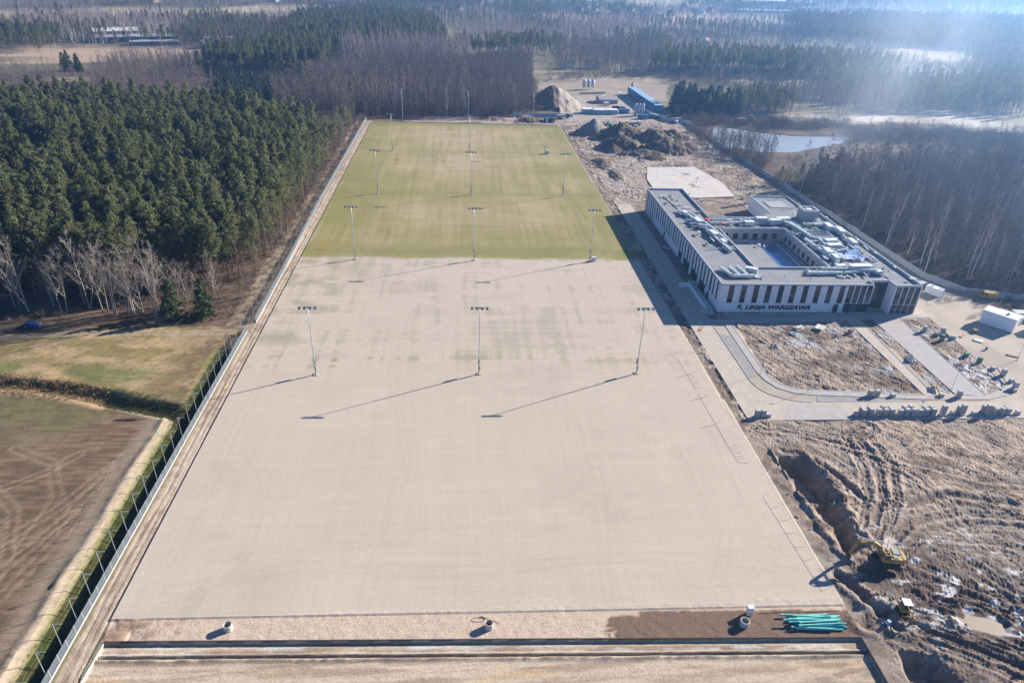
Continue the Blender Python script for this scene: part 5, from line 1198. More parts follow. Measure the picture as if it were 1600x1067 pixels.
# ================================================================== MACHINES, CAR, PERSON
YEL = mat('digger_yellow', (.50,.30,.06), .6, scale=1.6, alt=(.30,.20,.09), spec=.3)
BLK = mat('machine_black', (.03,.03,.032), .6, .2, 3)
TRK = mat('track_steel', (.09,.075,.065), .7, .3, 4)
CABG = mat('cab_glass', (.02,.03,.04), .08, spec=.6)
CHR = mat('piston_chrome', (.6,.6,.6), .25, metal=.9)
def track(o, y, L, w, h, n=26, nm='track'):
    b = MB(); r = h/2
    prof = [(L/2-r+r*math.sin(t), r+r*math.cos(t)) for t in np.linspace(0,math.pi,8)] + [(-L/2+r-r*math.sin(t), r-r*math.cos(t)) for t in np.linspace(0,math.pi,8)]
    b.profile(prof, 'y', y-w/2, y+w/2)
    t = b.build(nm, BLK, o)
    per = 2*(L-2*r)+2*math.pi*r
    for k in range(n):
        s = per*k/n
        if s < L-2*r: x, z, a = -L/2+r+s, h, 0
        elif s < L-2*r+math.pi*r: q = (s-(L-2*r))/r; x, z, a = L/2-r+r*math.sin(q), r+r*math.cos(q), q
        elif s < 2*(L-2*r)+math.pi*r: x, z, a = L/2-r-(s-(L-2*r)-math.pi*r), 0, math.pi
        else: q = (s-2*(L-2*r)-math.pi*r)/r; x, z, a = -L/2+r-r*math.sin(q), r-r*math.cos(q), math.pi+q
        m = MB(); m.cbox((x,y,z),(per/n*.8,w+.06,.07),0,ry=a); m.build('shoe', TRK, t)
    for x in np.linspace(-L/2+r,L/2-r,5): MB().tube([(x,y-w/2-.03,r*.85),(x,y+w/2+.03,r*.85)],r*.55,10).build('roller', TRK, t)
def beam(pts, w, hs):
    """plate girder along points in xz, thickness hs at each point"""
    up = []; lo = []
    for i,(x,z) in enumerate(pts):
        a = pts[max(i-1,0)]; c = pts[min(i+1,len(pts)-1)]; d = Vector((c[0]-a[0],c[1]-a[1])).normalized(); nrm = Vector((-d.y,d.x))*hs[i]/2
        up.append((x+nrm.x,z+nrm.y)); lo.append((x-nrm.x,z-nrm.y))
    b = MB(); n = len(pts); vs = []
    for y in (-w/2,w/2): vs += [(p[0],y,p[1]) for p in up]+[(p[0],y,p[1]) for p in lo]
    fs = []; q = 2*n
    for i in range(n-1): fs += [(i,i+1,n+i+1,n+i),(q+i+1,q+i,q+n+i,q+n+i+1),(i,q+i,q+i+1,i+1),(n+i,n+i+1,q+n+i+1,q+n+i)]
    fs += [(0,n,q+n,q),(n-1,q+n-1,q+2*n-1,2*n-1)]
    return b.add(vs, fs)
def excavator(loc, rz, swing, label):
    o = thing('excavator', label, 'excavator', loc, rz)
    for y in (-1.2,1.2): track(o, y, 4.4, .62, .95)
    MB().box(-1.3,1.3,-.9,.9,.45,.95).box(-.6,.6,-1.0,1.0,.3,.7).build('undercarriage', BLK, o)
    MB().tube([(0,0,.95),(0,0,1.18)],.72,18).build('slew_ring', TRK, o)
    ho = MB(); ho.prism([(1.7,-1.35),(1.7,1.35),(-1.7,1.35),(-2.2,1.05),(-2.35,.4),(-2.35,-.4),(-2.2,-1.05),(-1.7,-1.35)], 1.18, 1.42); hs = ho.build('house', YEL, o)
    MB().box(-1.75,.35,-1.33,1.33,1.42,2.2).box(.35,1.6,-1.33,-.45,1.42,1.95).build('engine_cover', YEL, hs)
    MB().prism([(-1.75,1.33),(-2.2,1.05),(-2.36,.4),(-2.36,-.4),(-2.2,-1.05),(-1.75,-1.33)],1.42,2.28).build('counterweight', YEL, hs)
    MB().box(-1.5,-.3,-.85,.15,2.2,2.42).build('grille', mat('grille_grey', (.20,.24,.23), .5, .2, 6), hs)
    MB().box(-.9,-.1,.35,1.05,2.2,2.34).build('grille', MATS['grille_grey'], hs)
    MB().tube([(-.2,-1.0,2.2),(-.2,-1.0,2.75)],.07,8).build('exhaust', BLK, hs)
    cb = MB(); cb.profile([(.45,1.42),(1.75,1.42),(1.85,2.0),(1.55,3.0),(.45,3.0)],'y',.42,1.34); c = cb.build('cab', YEL, hs)
    MB().profile([(.6,1.9),(1.6,1.9),(1.45,2.85),(.6,2.85)],'y',.405,.425).build('cab_window', CABG, c); MB().profile([(.6,1.9),(1.6,1.9),(1.45,2.85),(.6,2.85)],'y',1.335,1.355).build('cab_window', CABG, c)
    MB().add([(1.80,.5,1.75),(1.80,1.26,1.75),(1.86,1.26,2.0),(1.86,.5,2.0),(1.58,1.26,2.93),(1.58,.5,2.93)],[(0,1,2,3),(3,2,4,5)]).build('cab_window', CABG, c)
    MB().box(.7,1.3,.6,1.15,3.0,3.06).build('roof_window', CABG, c)
    bm_ = beam([(1.2,1.7),(2.6,3.7),(3.5,4.35),(4.6,4.45),(6.3,4.1)], .5, [.55,.75,.72,.6,.35]).build('boom', YEL, hs)
    st = beam([(5.9,4.65),(6.3,4.1),(6.75,2.4),(6.95,1.3)], .36, [.25,.6,.45,.25]).build('stick', YEL, hs)
    for y in (-.42,.42): MB().tube([(1.6,y,1.35),(2.5,y,2.9)],.11,8).tube([(2.5,y,2.9),(2.95,y,3.75)],.06,8).build('boom_cylinder', CHR, bm_)
    MB().tube([(3.6,0,4.85),(4.8,0,4.98)],.11,8).tube([(4.8,0,4.98),(5.95,0,4.68)],.06,8).build('stick_cylinder', CHR, bm_)
    MB().tube([(6.05,0,4.0),(6.35,0,2.6)],.09,8).tube([(6.35,0,2.6),(6.6,0,1.55)],.05,8).build('bucket_cylinder', CHR, st)
    bk = MB(); bk.profile([(6.95,1.35),(7.3,.95),(7.25,.35),(6.85,0),(6.2,-.05),(6.15,.05),(6.75,.25),(6.95,.7),(6.75,1.15)],'y',-.6,.6)
    bo = bk.build('bucket', TRK, st)
    for k in range(5): MB().cbox((6.1,-.52+k*.26,-.02),(.22,.09,.07)).build('tooth', TRK, bo)
    for c in o.children:
        if c.name.startswith('house'): c.rotation_euler.z = swing
    return o
excavator((72.6,-65.0,ground_z(72.6,-65)+.35), R(160), R(10), 'yellow crawler excavator digging at the pit beside the pitch')
def mini(loc, rz, label):
    o = thing('mini_excavator', label, 'excavator', loc, rz)
    for y in (-.62,.62): track(o, y, 2.1, .32, .5, 18)
    MB().box(-.6,.6,-.5,.5,.25,.55).build('undercarriage', BLK, o)
    h = MB().prism([(.75,-.7),(.75,.7),(-.6,.7),(-.95,.4),(-.95,-.4),(-.6,-.7)],.6,1.25).build('house', YEL, o)
    MB().prism([(-.55,.68),(-.9,.4),(-.9,-.4),(-.55,-.68)],1.25,1.55).build('counterweight', BLK, h)
    c = MB(); 
    for x in (-.45,.65):
        for y in (-.6,.6): c.box(x-.04,x+.04,y-.04,y+.04,1.25,2.4)
    cc = c.build('cab', mat('cab_grey', (.22,.23,.24), .5), h)
    MB().box(-.62,.85,-.72,.72,2.4,2.52).build('cab_roof', mat('roof_white', (.66,.68,.70), .5, .05, 3), cc)
    for y in (-.6,.6): MB().box(-.4,.6,y-.01,y+.01,1.3,2.38).build('cab_window', CABG, cc)
    MB().box(-.46,-.44,-.55,.55,1.3,2.38).build('cab_window', CABG, cc)
    MB().box(-.3,.1,-.25,.25,1.25,1.7).build('seat', BLK, h)
    b = beam([(.8,.9),(1.4,2.0),(2.1,2.3),(2.9,1.9)],.18,[.22,.28,.24,.16]).build('boom', YEL, h)
    s = beam([(2.75,2.1),(2.9,1.9),(2.9,.9)],.14,[.12,.24,.12]).build('stick', YEL, h)
    MB().profile([(2.95,.95),(3.1,.6),(2.95,.25),(2.55,.15),(2.85,.4),(2.85,.8)],'y',-.25,.25).build('bucket', TRK, s)
    MB().box(1.15,1.22,-.75,.75,.05,.42).build('blade', YEL, o)
mini((69.6,-75.2,ground_z(69.6,-75.2)+.1), R(-100), 'small yellow mini excavator with white cab roof below the big one')
# small blue pump in the hollow
o = thing('pump', 'small blue and white pump in the muddy hollow left of the mini excavator', 'pump', (65.2,-77.9,ground_z(65.2,-77.9)+.02), .4)
MB().box(-.5,.5,-.3,.3,.1,.6).build('body', mat('pump_blue', (.05,.16,.36), .4), o); MB().lathe([(.28,0),(.28,.12),(.14,.12),(.14,0)],14,(.2,0,.62)).build('flange', UNIT, o); MB().box(-.7,.7,-.35,.35,0,.1).build('skid', BLK, o)
# car by the forest
def car(loc, rz, label, paint, van=False, group=None, name=None):
    o = thing(name or ('van' if van else 'car'), label, 'van' if van else 'car', loc, rz, group)
    if van: prof = [(-2.6,.45),(2.5,.45),(2.6,.9),(2.35,1.25),(1.7,2.15),(1.3,2.35),(-2.5,2.4),(-2.6,2.2)]
    else: prof = [(-2.1,.38),(2.1,.38),(2.18,.7),(1.95,.92),(1.0,1.02),(.35,1.45),(-1.0,1.48),(-1.75,1.05),(-2.12,.95)]
    w = .95 if van else .86
    b = MB().profile(prof,'y',-w,w).build('body', paint, o)
    if van: wins = [[(1.75,1.35),(2.2,1.3),(1.65,2.05),(1.35,2.1)],[(.55,1.35),(1.25,1.35),(1.2,2.05),(.55,2.05)]]
    else: wins = [[(.95,1.03),(.3,1.40),(-.25,1.42),(-.25,1.03)],[(-.35,1.03),(-.35,1.42),(-.95,1.42),(-1.55,1.05)]]
    for wv in wins:
        for y in (-w-.004,w-.012): MB().profile(wv,'y',y,y+.016).build('window', CABG, b)
    if van: MB().add([(2.28,-.8,1.32),(2.28,.8,1.32),(1.76,.75,2.13),(1.76,-.75,2.13)],[(0,1,2,3)]).build('windscreen', CABG, b)
    else: MB().add([(.99,-.72,1.05),(.99,.72,1.05),(.42,.66,1.43),(.42,-.66,1.43)],[(0,1,2,3)]).build('windscreen', CABG, b)
    for x in ((-1.6,1.6) if van else (-1.3,1.35)):
        for y in (-w+.02,w-.02):
            wh = MB().tube([(x,y-.1,.34),(x,y+.1,.34)],.34,14).build('wheel', BLK, o); MB().tube([(x,y-.115,.34),(x,y+.115,.34)],.19,10).build('rim', M_GALV, wh)
    fx = 2.56 if van else 2.12
    for y in (-w*.72,w*.72): MB().cbox((fx,y,.75),(.1,.3,.16)).build('headlight', M_GLASSL, o)
    return o
car((-122.2,25.4,ground_z(-122.2,25.4)), R(-6), 'dark blue car parked on the track by the forest edge', mat('car_blue', (.02,.07,.20), .25, spec=.6))
def person(loc, rz, label, coat, trousers, h=1.75):
    o = thing('person', label, 'person', loc, rz)
    me = bpy.data.meshes.new('body'); s = h/1.75
    V = [(0,0,.95),(0,0,1.18),(0,0,1.42),(0,.0,1.53),(.02,0,1.62),(.02,0,1.72),(0,.10,.9),(.05,.11,.5),(0,.11,.09),(.14,.12,.04),(0,-.10,.9),(-.03,-.11,.5),(-.06,-.11,.09),(.08,-.12,.04),(0,.20,1.40),(.02,.25,1.12),(.08,.24,.86),(0,-.20,1.40),(.02,-.25,1.12),(.08,-.24,.86)]
    E = [(0,1),(1,2),(2,3),(3,4),(4,5),(0,6),(6,7),(7,8),(8,9),(0,10),(10,11),(11,12),(12,13),(2,14),(14,15),(15,16),(2,17),(17,18),(18,19)]
    rad = [.15,.15,.17,.06,.10,.085,.095,.07,.05,.045,.095,.07,.05,.045,.07,.055,.042,.07,.055,.042]
    me.from_pydata([tuple(c*s for c in v) for v in V], E, []); b = obj('body', me, o)
    sk = b.modifiers.new('skin','SKIN'); b.modifiers.new('sub','SUBSURF').levels = 1
    for i, v in enumerate(me.skin_vertices[0].data): v.radius = (rad[i]*s, rad[i]*s)
    me.skin_vertices[0].data[0].use_root = True
    m = bpy.data.materials.new('clothes'); m.use_nodes = True; n = m.node_tree.nodes; l = m.node_tree.links
    tc = n.new('ShaderNodeTexCoord'); sp_ = n.new('ShaderNodeSeparateXYZ'); l.new(tc.outputs['Object'], sp_.inputs[0]); rp = n.new('ShaderNodeValToRGB'); rp.color_ramp.interpolation = 'CONSTANT'
    dv = n.new('ShaderNodeMath'); dv.operation = 'DIVIDE'; dv.inputs[1].default_value = h*1.03; l.new(sp_.outputs['Z'], dv.inputs[0]); l.new(dv.outputs[0], rp.inputs[0])
    e = rp.color_ramp.elements; e[0].position = 0; e[0].color = (.02,.02,.02,1); e[1].position = .06; e[1].color = (*trousers,1)
    for p_, c_ in ((.50,coat),(.86,(.45,.28,.2)),(.95,(.05,.035,.025))): q = e.new(p_); q.color = (*c_,1)
    l.new(rp.outputs[0], n['Principled BSDF'].inputs['Base Color']); me.materials.append(m)
    return o
person((-118.4,23.6,ground_z(-118.4,23.6)), R(200), 'person in dark clothes standing beside the blue car', (.03,.04,.06), (.03,.035,.05))
# ---- paving-block pallets along the road
WOOD = mat('pallet_wood', (.36,.26,.16), .85, .2, 3); BLOCK = mat('grey_paving_blocks', (.40,.39,.385), .9, .15, 4); BLOCK2 = mat('beige_paving_blocks', (.50,.44,.37), .9, .15, 4)
GREENP = mat('green_wrapped_pallet', (.06,.20,.13), .5, .2, 3)
pal = MB()
for y in (-.42,-.2,0,.2,.42): pal.box(-.6,.6,y-.055,y+.055,.1,.13)
for y in (-.45,0,.45): pal.box(-.6,.6,y-.05,y+.05,0,.1)
pal_me = pal.mesh('pallet', WOOD)
def stack_me(nz, m, h=.16):
    b = MB()
    for k in range(nz): e = .012*((k*7)%3); b.box(-.54+e,.54-e,-.44+e,.44-e,.13+k*h+.006,.13+(k+1)*h)
    return b.mesh('block_stack', m)
SM = {}
def pallet(x, y, rz, levels, label, m=BLOCK, group='paving-block pallets'):
    o = thing('block_pallet', label, 'pallet', (x,y,max(.05,ground_z(x,y))), rz, group); z = 0
    for k in range(levels):
        nz = 5 if (k+int(x*3)) % 3 else 6
        key = (nz, m.name)
        if key not in SM: SM[key] = stack_me(nz, m)
        obj('pallet', pal_me, o, (0,0,z)); obj('block_stack', SM[key], o, (0,0,z), rng.gauss(0,.03)); z += .13+nz*.16
rowx = [(90.6,1),(92.4,2),(94.3,2),(96.1,2),(97.8,2),(99.6,2),(101.6,2),(103.2,2),(104.9,2),(106.6,2),(108.4,2),(110.0,2),(112.4,3),(115.3,1),(117.6,3),(120.8,1),(124.0,3),(126.4,2),(127.8,2),(129.4,2),(132.0,1)]
for k,(x,l) in enumerate(rowx):
    for dy in ((0,1.15) if l > 1 and k % 3 else (0,)):
        pallet(x, -19.3+dy+rng.gauss(0,.12), rng.gauss(0,.05), min(l,2) if dy else l, '%s pallet stack from left along lower road kerb, %s row' % (ORD[k], 'front' if not dy else 'rear'))
for k,(x,l) in enumerate(((65.9,2),(67.3,2),(68.7,1))): pallet(x, -19.4, rng.gauss(0,.05), l, '%s paving pallet at the road corner next to the pitch' % ['left','middle','right'][k])
for k,(x,y,l) in enumerate(((98.6,-11.0,2),(100.4,-11.0,2),(104.5,-11.3,1))): pallet(x, y, .1, l, '%s pallet of blocks on the pavement below the bare lot' % ['left','middle','right'][k], BLOCK)
for k,(x,y,m) in enumerate(((117.5,-11.3,BLOCK2),(121.8,-11.8,BLOCK),(137.2,8.2,GREENP),(138.6,4.6,GREENP),(140.4,1.4,BLOCK),(141.2,-1.6,BLOCK),(141.0,-5.0,BLOCK),(139.8,-8.0,BLOCK),(138.6,-9.3,BLOCK),(133.8,22.6,BLOCK),(136.6,20.6,BLOCK2),(139,21.6,BLOCK),(140.2,18.4,BLOCK),(136.0,17.4,GREENP))):
    pallet(x, y, rng.uniform(-.5,.5), 1+(k % 2), '%s pallet round the path kerbs right of the lot, from lower left' % ORD[k], m)
# white sand bag heap on the grey path and building material in the lot
def heap(name, x, y, r, h, m, label, cat='heap', seed=0):
    b = MB(); n = 14; rings = 6
    for j in range(rings+1):
        q = j/rings
        for k in range(n):
            t = 2*math.pi*k/n; rr = r*(1-q)*(1+.22*math.sin(3*t+seed)+.15*math.cos(5*t+seed*2)); b.v.append((rr*math.cos(t),rr*math.sin(t),h*q**.8*(1+.12*math.sin(4*t+j))))
    for j in range(rings):
        for k in range(n): a = j*n+k; c = j*n+(k+1)%n; b.f.append((a,c,c+n,a+n)); b.mi.append(0)
    return tag(b.build(name, m, None, (x,y,ground_z(x,y)-.02)), label, cat)
heap('sand_heap', 119.8, 6.2, 1.3, 1.7, mat('white_sand', (.62,.60,.56), .9, .1, 3, bump=.05), 'pale sand heap beside the wide grey path', seed=2)
heap('soil_heap', 84.4, 14.0, 1.6, .8, mat('grey_rubble', (.36,.35,.34), .9, .3, 3, bump=.1), 'small rubble heap on the left of the bare lot', seed=4)
heap('sand_heap', 117.2, -8.6, 1.5, 1.2, mat('beige_sand', (.50,.42,.34), .9, .12, 3, bump=.05), 'beige sand heap at the lower end of the narrow path', seed=1)
for k,(x,y,lb) in enumerate(((95.6,24.4,'left bundle of building boards in the bare lot by the building'),(101.6,24.6,'right bundle of building boards in the bare lot by the building'))):
    o = thing('board_bundle', lb, 'boards', (x,y,ground_z(x,y)), .4+k*.5)
    for q in range(5): MB().cbox((rng.gauss(0,.5),rng.gauss(0,.5),.18+q*.16),(3.0+rng.uniform(-.6,.6),1.1,.13),rng.gauss(0,.12)).build('board', UNIT if q % 2 else BLOCK2, o)
b = MB(); b.lathe([(.9,0),(.9,.5),(.7,.5),(.7,0)],20); tag(b.build('cable_drum', UNIT, None, (92.6,20.8,ground_z(92.6,20.8))), 'white ring of rolled hose lying in the bare lot', 'hose')
# ---- lamp posts of the new streets
lp_pole = MB().tube([(0,0,0),(0,0,5.6)],[.07,.045],8).mesh('pole', M_GALV); lp_head = MB().cbox((0,.35,5.62),(.22,.8,.09)).mesh('lamp_head', M_LAMP); lp_base = MB().box(-.2,.2,-.2,.2,-.2,.12).mesh('base', M_CONC)
for (x,y),lb in (((73.5,31.0),'lamp post at the front left corner of the building'),((74.2,-0.5),'lamp post at the curve of the pavement left of the bare lot'),((83.4,-8.8),'lamp post on the pavement below the bare lot'),((122.5,-8.0),'lamp post beside the wide grey path'),((151.2,6.3),'lamp post in the yard at the right edge'),((150.2,46.4),'lamp post right of the building by the perimeter fence'),((170.6,40.4),'lamp post in front of the right-hand wood'),((90.9,176.7),'lamp post left of the concrete slab'),((128.6,163.1),'lamp post right of the concrete slab'),((70.8,140.4),'lamp post at the back left corner of the building')):
    o = thing('lamp_post', lb, 'lamp post', (x,y,max(0.05,ground_z(x,y))), rng.uniform(0,6), 'street lamp posts'); obj('pole', lp_pole, o); obj('lamp_head', lp_head, o); obj('base', lp_base, o)
# ---- site cabins in the yard at the right edge
WHT = mat('cabin_white', (.70,.71,.71), .5, .05, 1); GRY = mat('cabin_grey', (.34,.36,.37), .6, .08, 1); BLU = mat('container_blue', (.045,.15,.29), .55, .2, 1); LBLU = mat('container_light_blue', (.27,.40,.50), .5, .1, 1)
def cabin(name, label, cat, x, y, L, w, h, rz, m, windows=2, roof=None, group=None, z=None):
    o = thing(name, label, cat, (x,y,(ground_z(x,y) if z is None else z)), rz, group)
    bo = MB(); bo.box(-L/2,L/2,-w/2,w/2,.12,h)
    for k in range(int(L/.9)+1):
        xx = -L/2+.05+k*(L-.1)/max(1,int(L/.9)); bo.box(xx-.06,xx+.06,-w/2-.03,w/2+.03,.15,h-.02)
    bb = bo.build('body', m, o)
    MB().box(-L/2-.06,L/2+.06,-w/2-.06,w/2+.06,h,h+.10).build('roof', roof or m, bb)
    MB().box(-L/2+.1,L/2-.1,-w/2+.1,w/2-.1,-.1,.12).build('skids', BLK, o)
    for k in range(windows):
        xx = -L/2+L*(k+.6)/(windows+.7); wi = MB().box(xx-.45,xx+.45,-w/2-.06,-w/2-.035,1.1,2.0).build('window', WHT, bb); MB().box(xx-.38,xx+.38,-w/2-.075,-w/2-.062,1.17,1.93).build('pane', CABG, wi)
    if windows: MB().box(L/2-1.3,L/2-.5,-w/2-.06,-w/2-.035,.15,2.1).build('door', GRY, bb)
    return o
cabin('site_cabin','tall white site cabin with a roof vent in the yard','cabin',160.2,26.8,9.0,4.6,4.4,R(-52),WHT,0)
MB().cbox((0,0,0),(.7,.6,.6)).build('roof_vent', GRY, bpy.data.objects['site_cabin'], (1.5,0,4.75))
cabin('site_container','flat grey container behind the white cabin in the yard','container',166.4,30.2,6.5,2.6,2.4,R(-50),GRY,0)
cabin('site_container','second flat grey container at the right edge of the yard','container',171.6,31.4,6.5,2.6,2.4,R(-5),GRY,0)
cabin('site_cabin','small white cabin with windows at the right edge of the yard','cabin',168.8,22.6,4.2,2.6,2.5,R(-10),WHT,2)
cabin('site_container','pale container behind the right end of the building','container',150.2,54.5,6.2,2.6,2.6,R(-64),GRY,0)
cabin('site_container','white container touching the pale one behind the building','container',153.4,49.0,5.0,2.4,2.5,R(-60),WHT,0)
for k,(x,y) in enumerate(((160.5,3.6),(163,6.4))): car((x,y,ground_z(x,y)), R(40+k*30), ['dark van at the lower right of the yard','second dark van parked behind the first in the yard'][k], mat('van_dark', (.03,.045,.07), .35), True)
car((170,45.6,ground_z(170,45.6)), R(160), 'yellow and black machine-like truck before the right wood', YEL, True, None, 'truck')
# perimeter fence right and behind: concrete panels
M_PCON = mat('panel_concrete', (.40,.42,.43), .85, .1, 1)
def panel_fence(name, pts, label, h=2.1, step=3.0, m=M_PCON):
    o = thing(name, label, 'fence', (pts[0][0],pts[0][1],0)); x00,y00 = pts[0]
    me = MB().box(0.06,step-.06,-.05,.05,-.3,h).box(.06,step-.06,-.07,.07,h*.48,h*.52).mesh('panel', m); mp_ = MB().box(-.1,.1,-.1,.1,-.3,h+.1).mesh('post', m)
    for (x0,y0),(x1,y1) in zip(pts[:-1],pts[1:]):
        L = math.hypot(x1-x0,y1-y0); a = math.atan2(y1-y0,x1-x0); n = max(1,round(L/step))
        for k in range(n):
            px, py = x0+(x1-x0)*k/n, y0+(y1-y0)*k/n; z = min(.4,ground_z(px,py))
            for nm, mm in (('panel',me),('post',mp_)):
                p = obj(nm, mm, o, (px-x00,py-y00,z), a); p.scale.x = L/n/step if nm == 'panel' else 1
    return o
panel_fence('perimeter_fence', [(143.9,312),(147.8,240),(152.5,165),(156,100),(157.9,62),(165,50),(182,44)], 'long grey concrete panel fence between the site and the right-hand wood')
panel_fence('back_fence', [(29.3,317.5),(48.9,321.8),(70.6,322.3)], 'short pale blue panel fence behind the far end of the pitches', 2.0, 3.0, mat('pale_blue_panel', (.34,.46,.54), .6, .1, 1))

# ---- loose things lying about the yard and the site
import itertools
CL = [('plank_stack', 'boards', WOOD), ('steel_sheets', 'sheets', M_GALV), ('brown_crate', 'crate', mat('crate_brown', (.22,.15,.09), .8, .2, 3)), ('blue_barrel', 'barrel', mat('barrel_blue', (.04,.16,.34), .4))]
WHERE = [(144.6,20.4,'on the yard left of the tall white cabin'),(147.2,17.2,'on the yard below the first loose boards'),(149.8,22.6,'close to the tall white cabin'),(146.2,12.2,'on the yard right of the third bare plot'),(151.6,8.6,'in the middle of the sandy yard'),(155.0,-2.0,'at the lower right of the sandy yard'),
         (96.0,140.6,'behind the long wing near the concrete slab'),(103.4,143.2,'in front of the concrete slab'),(111.6,144.6,'right of the front edge of the concrete slab'),(92.4,212.0,'behind the concrete slab'),(124.0,148.4,'between the slab and the annex'),(130.2,156.0,'beyond the annex by the grey fence'),
         (66.2,24.6,'on the lane left of the building front'),(72.4,88.0,'in the soil bed along the long facade'),(110.8,22.4,'at the right end of the bare plot'),(104.8,19.6,'among the building boards in the bare plot')]
for k,(x,y,wh) in enumerate(WHERE):
    nm, cat, m = CL[k % 4]; o = thing(nm, '%s %s' % ({'plank_stack':'small stack of planks','steel_sheets':'pile of grey steel sheets','brown_crate':'brown wooden crate','blue_barrel':'blue barrel'}[nm], wh), cat, (x,y,max(ground_z(x,y),.02)), rng.uniform(0,3))
    if nm == 'plank_stack':
        for q in range(6): MB().cbox((rng.gauss(0,.15),(q % 3-1)*.32,.08+.12*(q//3)),(3.2+rng.gauss(0,.3),.26,.09),rng.gauss(0,.05)).build('plank', m, o)
    elif nm == 'steel_sheets':
        for q in range(4): MB().cbox((rng.gauss(0,.15),rng.gauss(0,.12),.06+q*.07),(2.4,1.2,.04),rng.gauss(0,.15)).build('sheet', m, o)
    elif nm == 'brown_crate':
        MB().box(-.7,.7,-.5,.5,.1,.95).build('box', m, o)
        for q in (-.6,0,.6): MB().box(q-.06,q+.06,-.53,.53,0,.99).build('batten', WOOD, o)
    else:
        MB().lathe([(0,0),(.3,0),(.3,.3),(.315,.32),(.3,.34),(.3,.6),(.315,.62),(.3,.64),(.3,.9),(.26,.9),(.26,.87),(0,.87)],16).build('drum', m, o); MB().tube([(.12,0,.87),(.12,0,.93)],.05,8).build('cap', BLK, o)

# ================================================================== SITE CAMP AND FAR BUILDINGS
# two-storey blue container block
for k in range(9):
    x0,y0 = (133.8,344.7); x1,y1 = (131.0,411.4)
    t = k/8; x, y = x0+(x1-x0)*t, y0+(y1-y0)*t; a = math.atan2(y1-y0,x1-x0)
    for lv in (0,1):
        cabin('blue_container', '%s blue office container from the near end, %s level of the camp block' % (ORD[k], ['lower','upper'][lv]), 'container', x, y, math.hypot(x1-x0,y1-y0)/8-.25, 6.0, 2.7, a, BLU, 1, LBLU, 'blue camp containers', .1+lv*2.85)
for (px,lb,m,L,rz) in (((104.3,378.6),'pale grey-brown shed with pitched roof in the camp yard',GRY,12,0),):
    o = thing('yard_shed', lb, 'shed', (px[0],px[1],ground_z(*px)), .05)
    MB().profile([(-6,0),(6,0),(6,3),(0,4.6),(-6,3)],'x',-7,7).build('walls', mat('shed_brown', (.30,.25,.23), .8, .1, 1), o); MB().add([(-7.4,-6.4,2.95),(7.4,-6.4,2.95),(7.4,0,4.75),(-7.4,0,4.75),(7.4,6.4,2.95),(-7.4,6.4,2.95)],[(0,1,2,3),(3,2,4,5)]).build('roof', mat('shed_roof', (.33,.29,.28), .7, .1, 1), o)
    MB().box(-1.6,1.6,-6.08,-6.02,0,2.8).build('door', GRY, o)
SIL = mat('silo_white', (.50,.52,.54), .5, .06, 1)
for k in range(3):
    x, y = (95.3,431.9); o = thing('cement_silo', '%s of the three white cement silos in the far camp' % ['left','middle','right'][k], 'silo', (x+k*3.6,y,ground_z(x,y)), 0, 'white cement silos')
    MB().lathe([(0,1.4),(.3,1.4),(1.3,2.8),(1.3,7.4),(.2,8),(0,8)],16).build('tank', SIL, o, smooth=True)
    for a in (45,135,225,315): MB().tube([(1.3*math.cos(R(a)),1.3*math.sin(R(a)),0),(1.3*math.cos(R(a)),1.3*math.sin(R(a)),3.0)],.1,6).build('leg', M_GALV, o)
for k in range(3):
    x, y = (115.2,331.7); o = thing('steel_tank', '%s of the slim pale tanks in front of the blue containers' % ['left','middle','right'][k], 'tank', (x+k*2.6,y,0), 0, 'slim tanks in the camp')
    MB().lathe([(0,0),(.9,0),(.9,7.5),(.5,8.2),(0,8.2)],14).build('tank', SIL, o, smooth=True); MB().lathe([(1.0,0),(1.0,.3),(.92,.3)],14).build('base', M_CONC, o)
panel_fence('yard_wall', [(88.0,407.9),(109.4,413.8)], 'low pale wall below the silos', 1.6, 4, mat('pale_wall', (.50,.46,.40), .8, .1, 1))
panel_fence('camp_fence', [(123.6,352.5),(132.4,315.1),(143.9,312.4)], 'pale blue camp fence right of the blue containers', 2.4, 3, MATS['pale_blue_panel'])
panel_fence('camp_fence', [(51.1,343.5),(71.7,346.0)], 'pale blue camp fence below the big spoil mound', 2.4, 3, MATS['pale_blue_panel'])
for (px,lb,L,rz) in (((82.9,336.4),'white-roofed cabin in the middle of the camp row',8,0.05),((90.3,335.1),'second white-roofed cabin of the camp row',9,0.0),((99.5,336.2),'third pale cabin of the camp row',8,-.03)):
    cabin('camp_cabin', lb, 'cabin', *px, L, 5, 3.0, rz, LBLU, 2, WHT)
for (px,lb) in (((52.5,304.4),'dark green hut standing behind the right end of the grass pitches'),((118.7,321.7),'blue cabin in front of the slim tanks'),((109.2,339.5),'blue hut between the vans and the tanks')):
    cabin('site_hut', lb, 'hut', *px, 7, 3, 2.8, 0, BLU if 'blue' in lb else mat('hut_green', (.05,.09,.08), .6), 1)
for (px,lb,rz) in (((105.2,394.2),'white van parked behind the brown shed',.3),((102.0,366.1),'white van parked right of the brown shed',.1),((105.9,352.5),'dark van on the camp yard',.4),((110.2,350.8),'second dark van on the camp yard',.5),((119.8,407.0),'white van in front of the blue block',1.2)):
    car((px[0],px[1],ground_z(*px)), rz, lb, WHT if 'white' in lb else MATS['van_dark'], True)
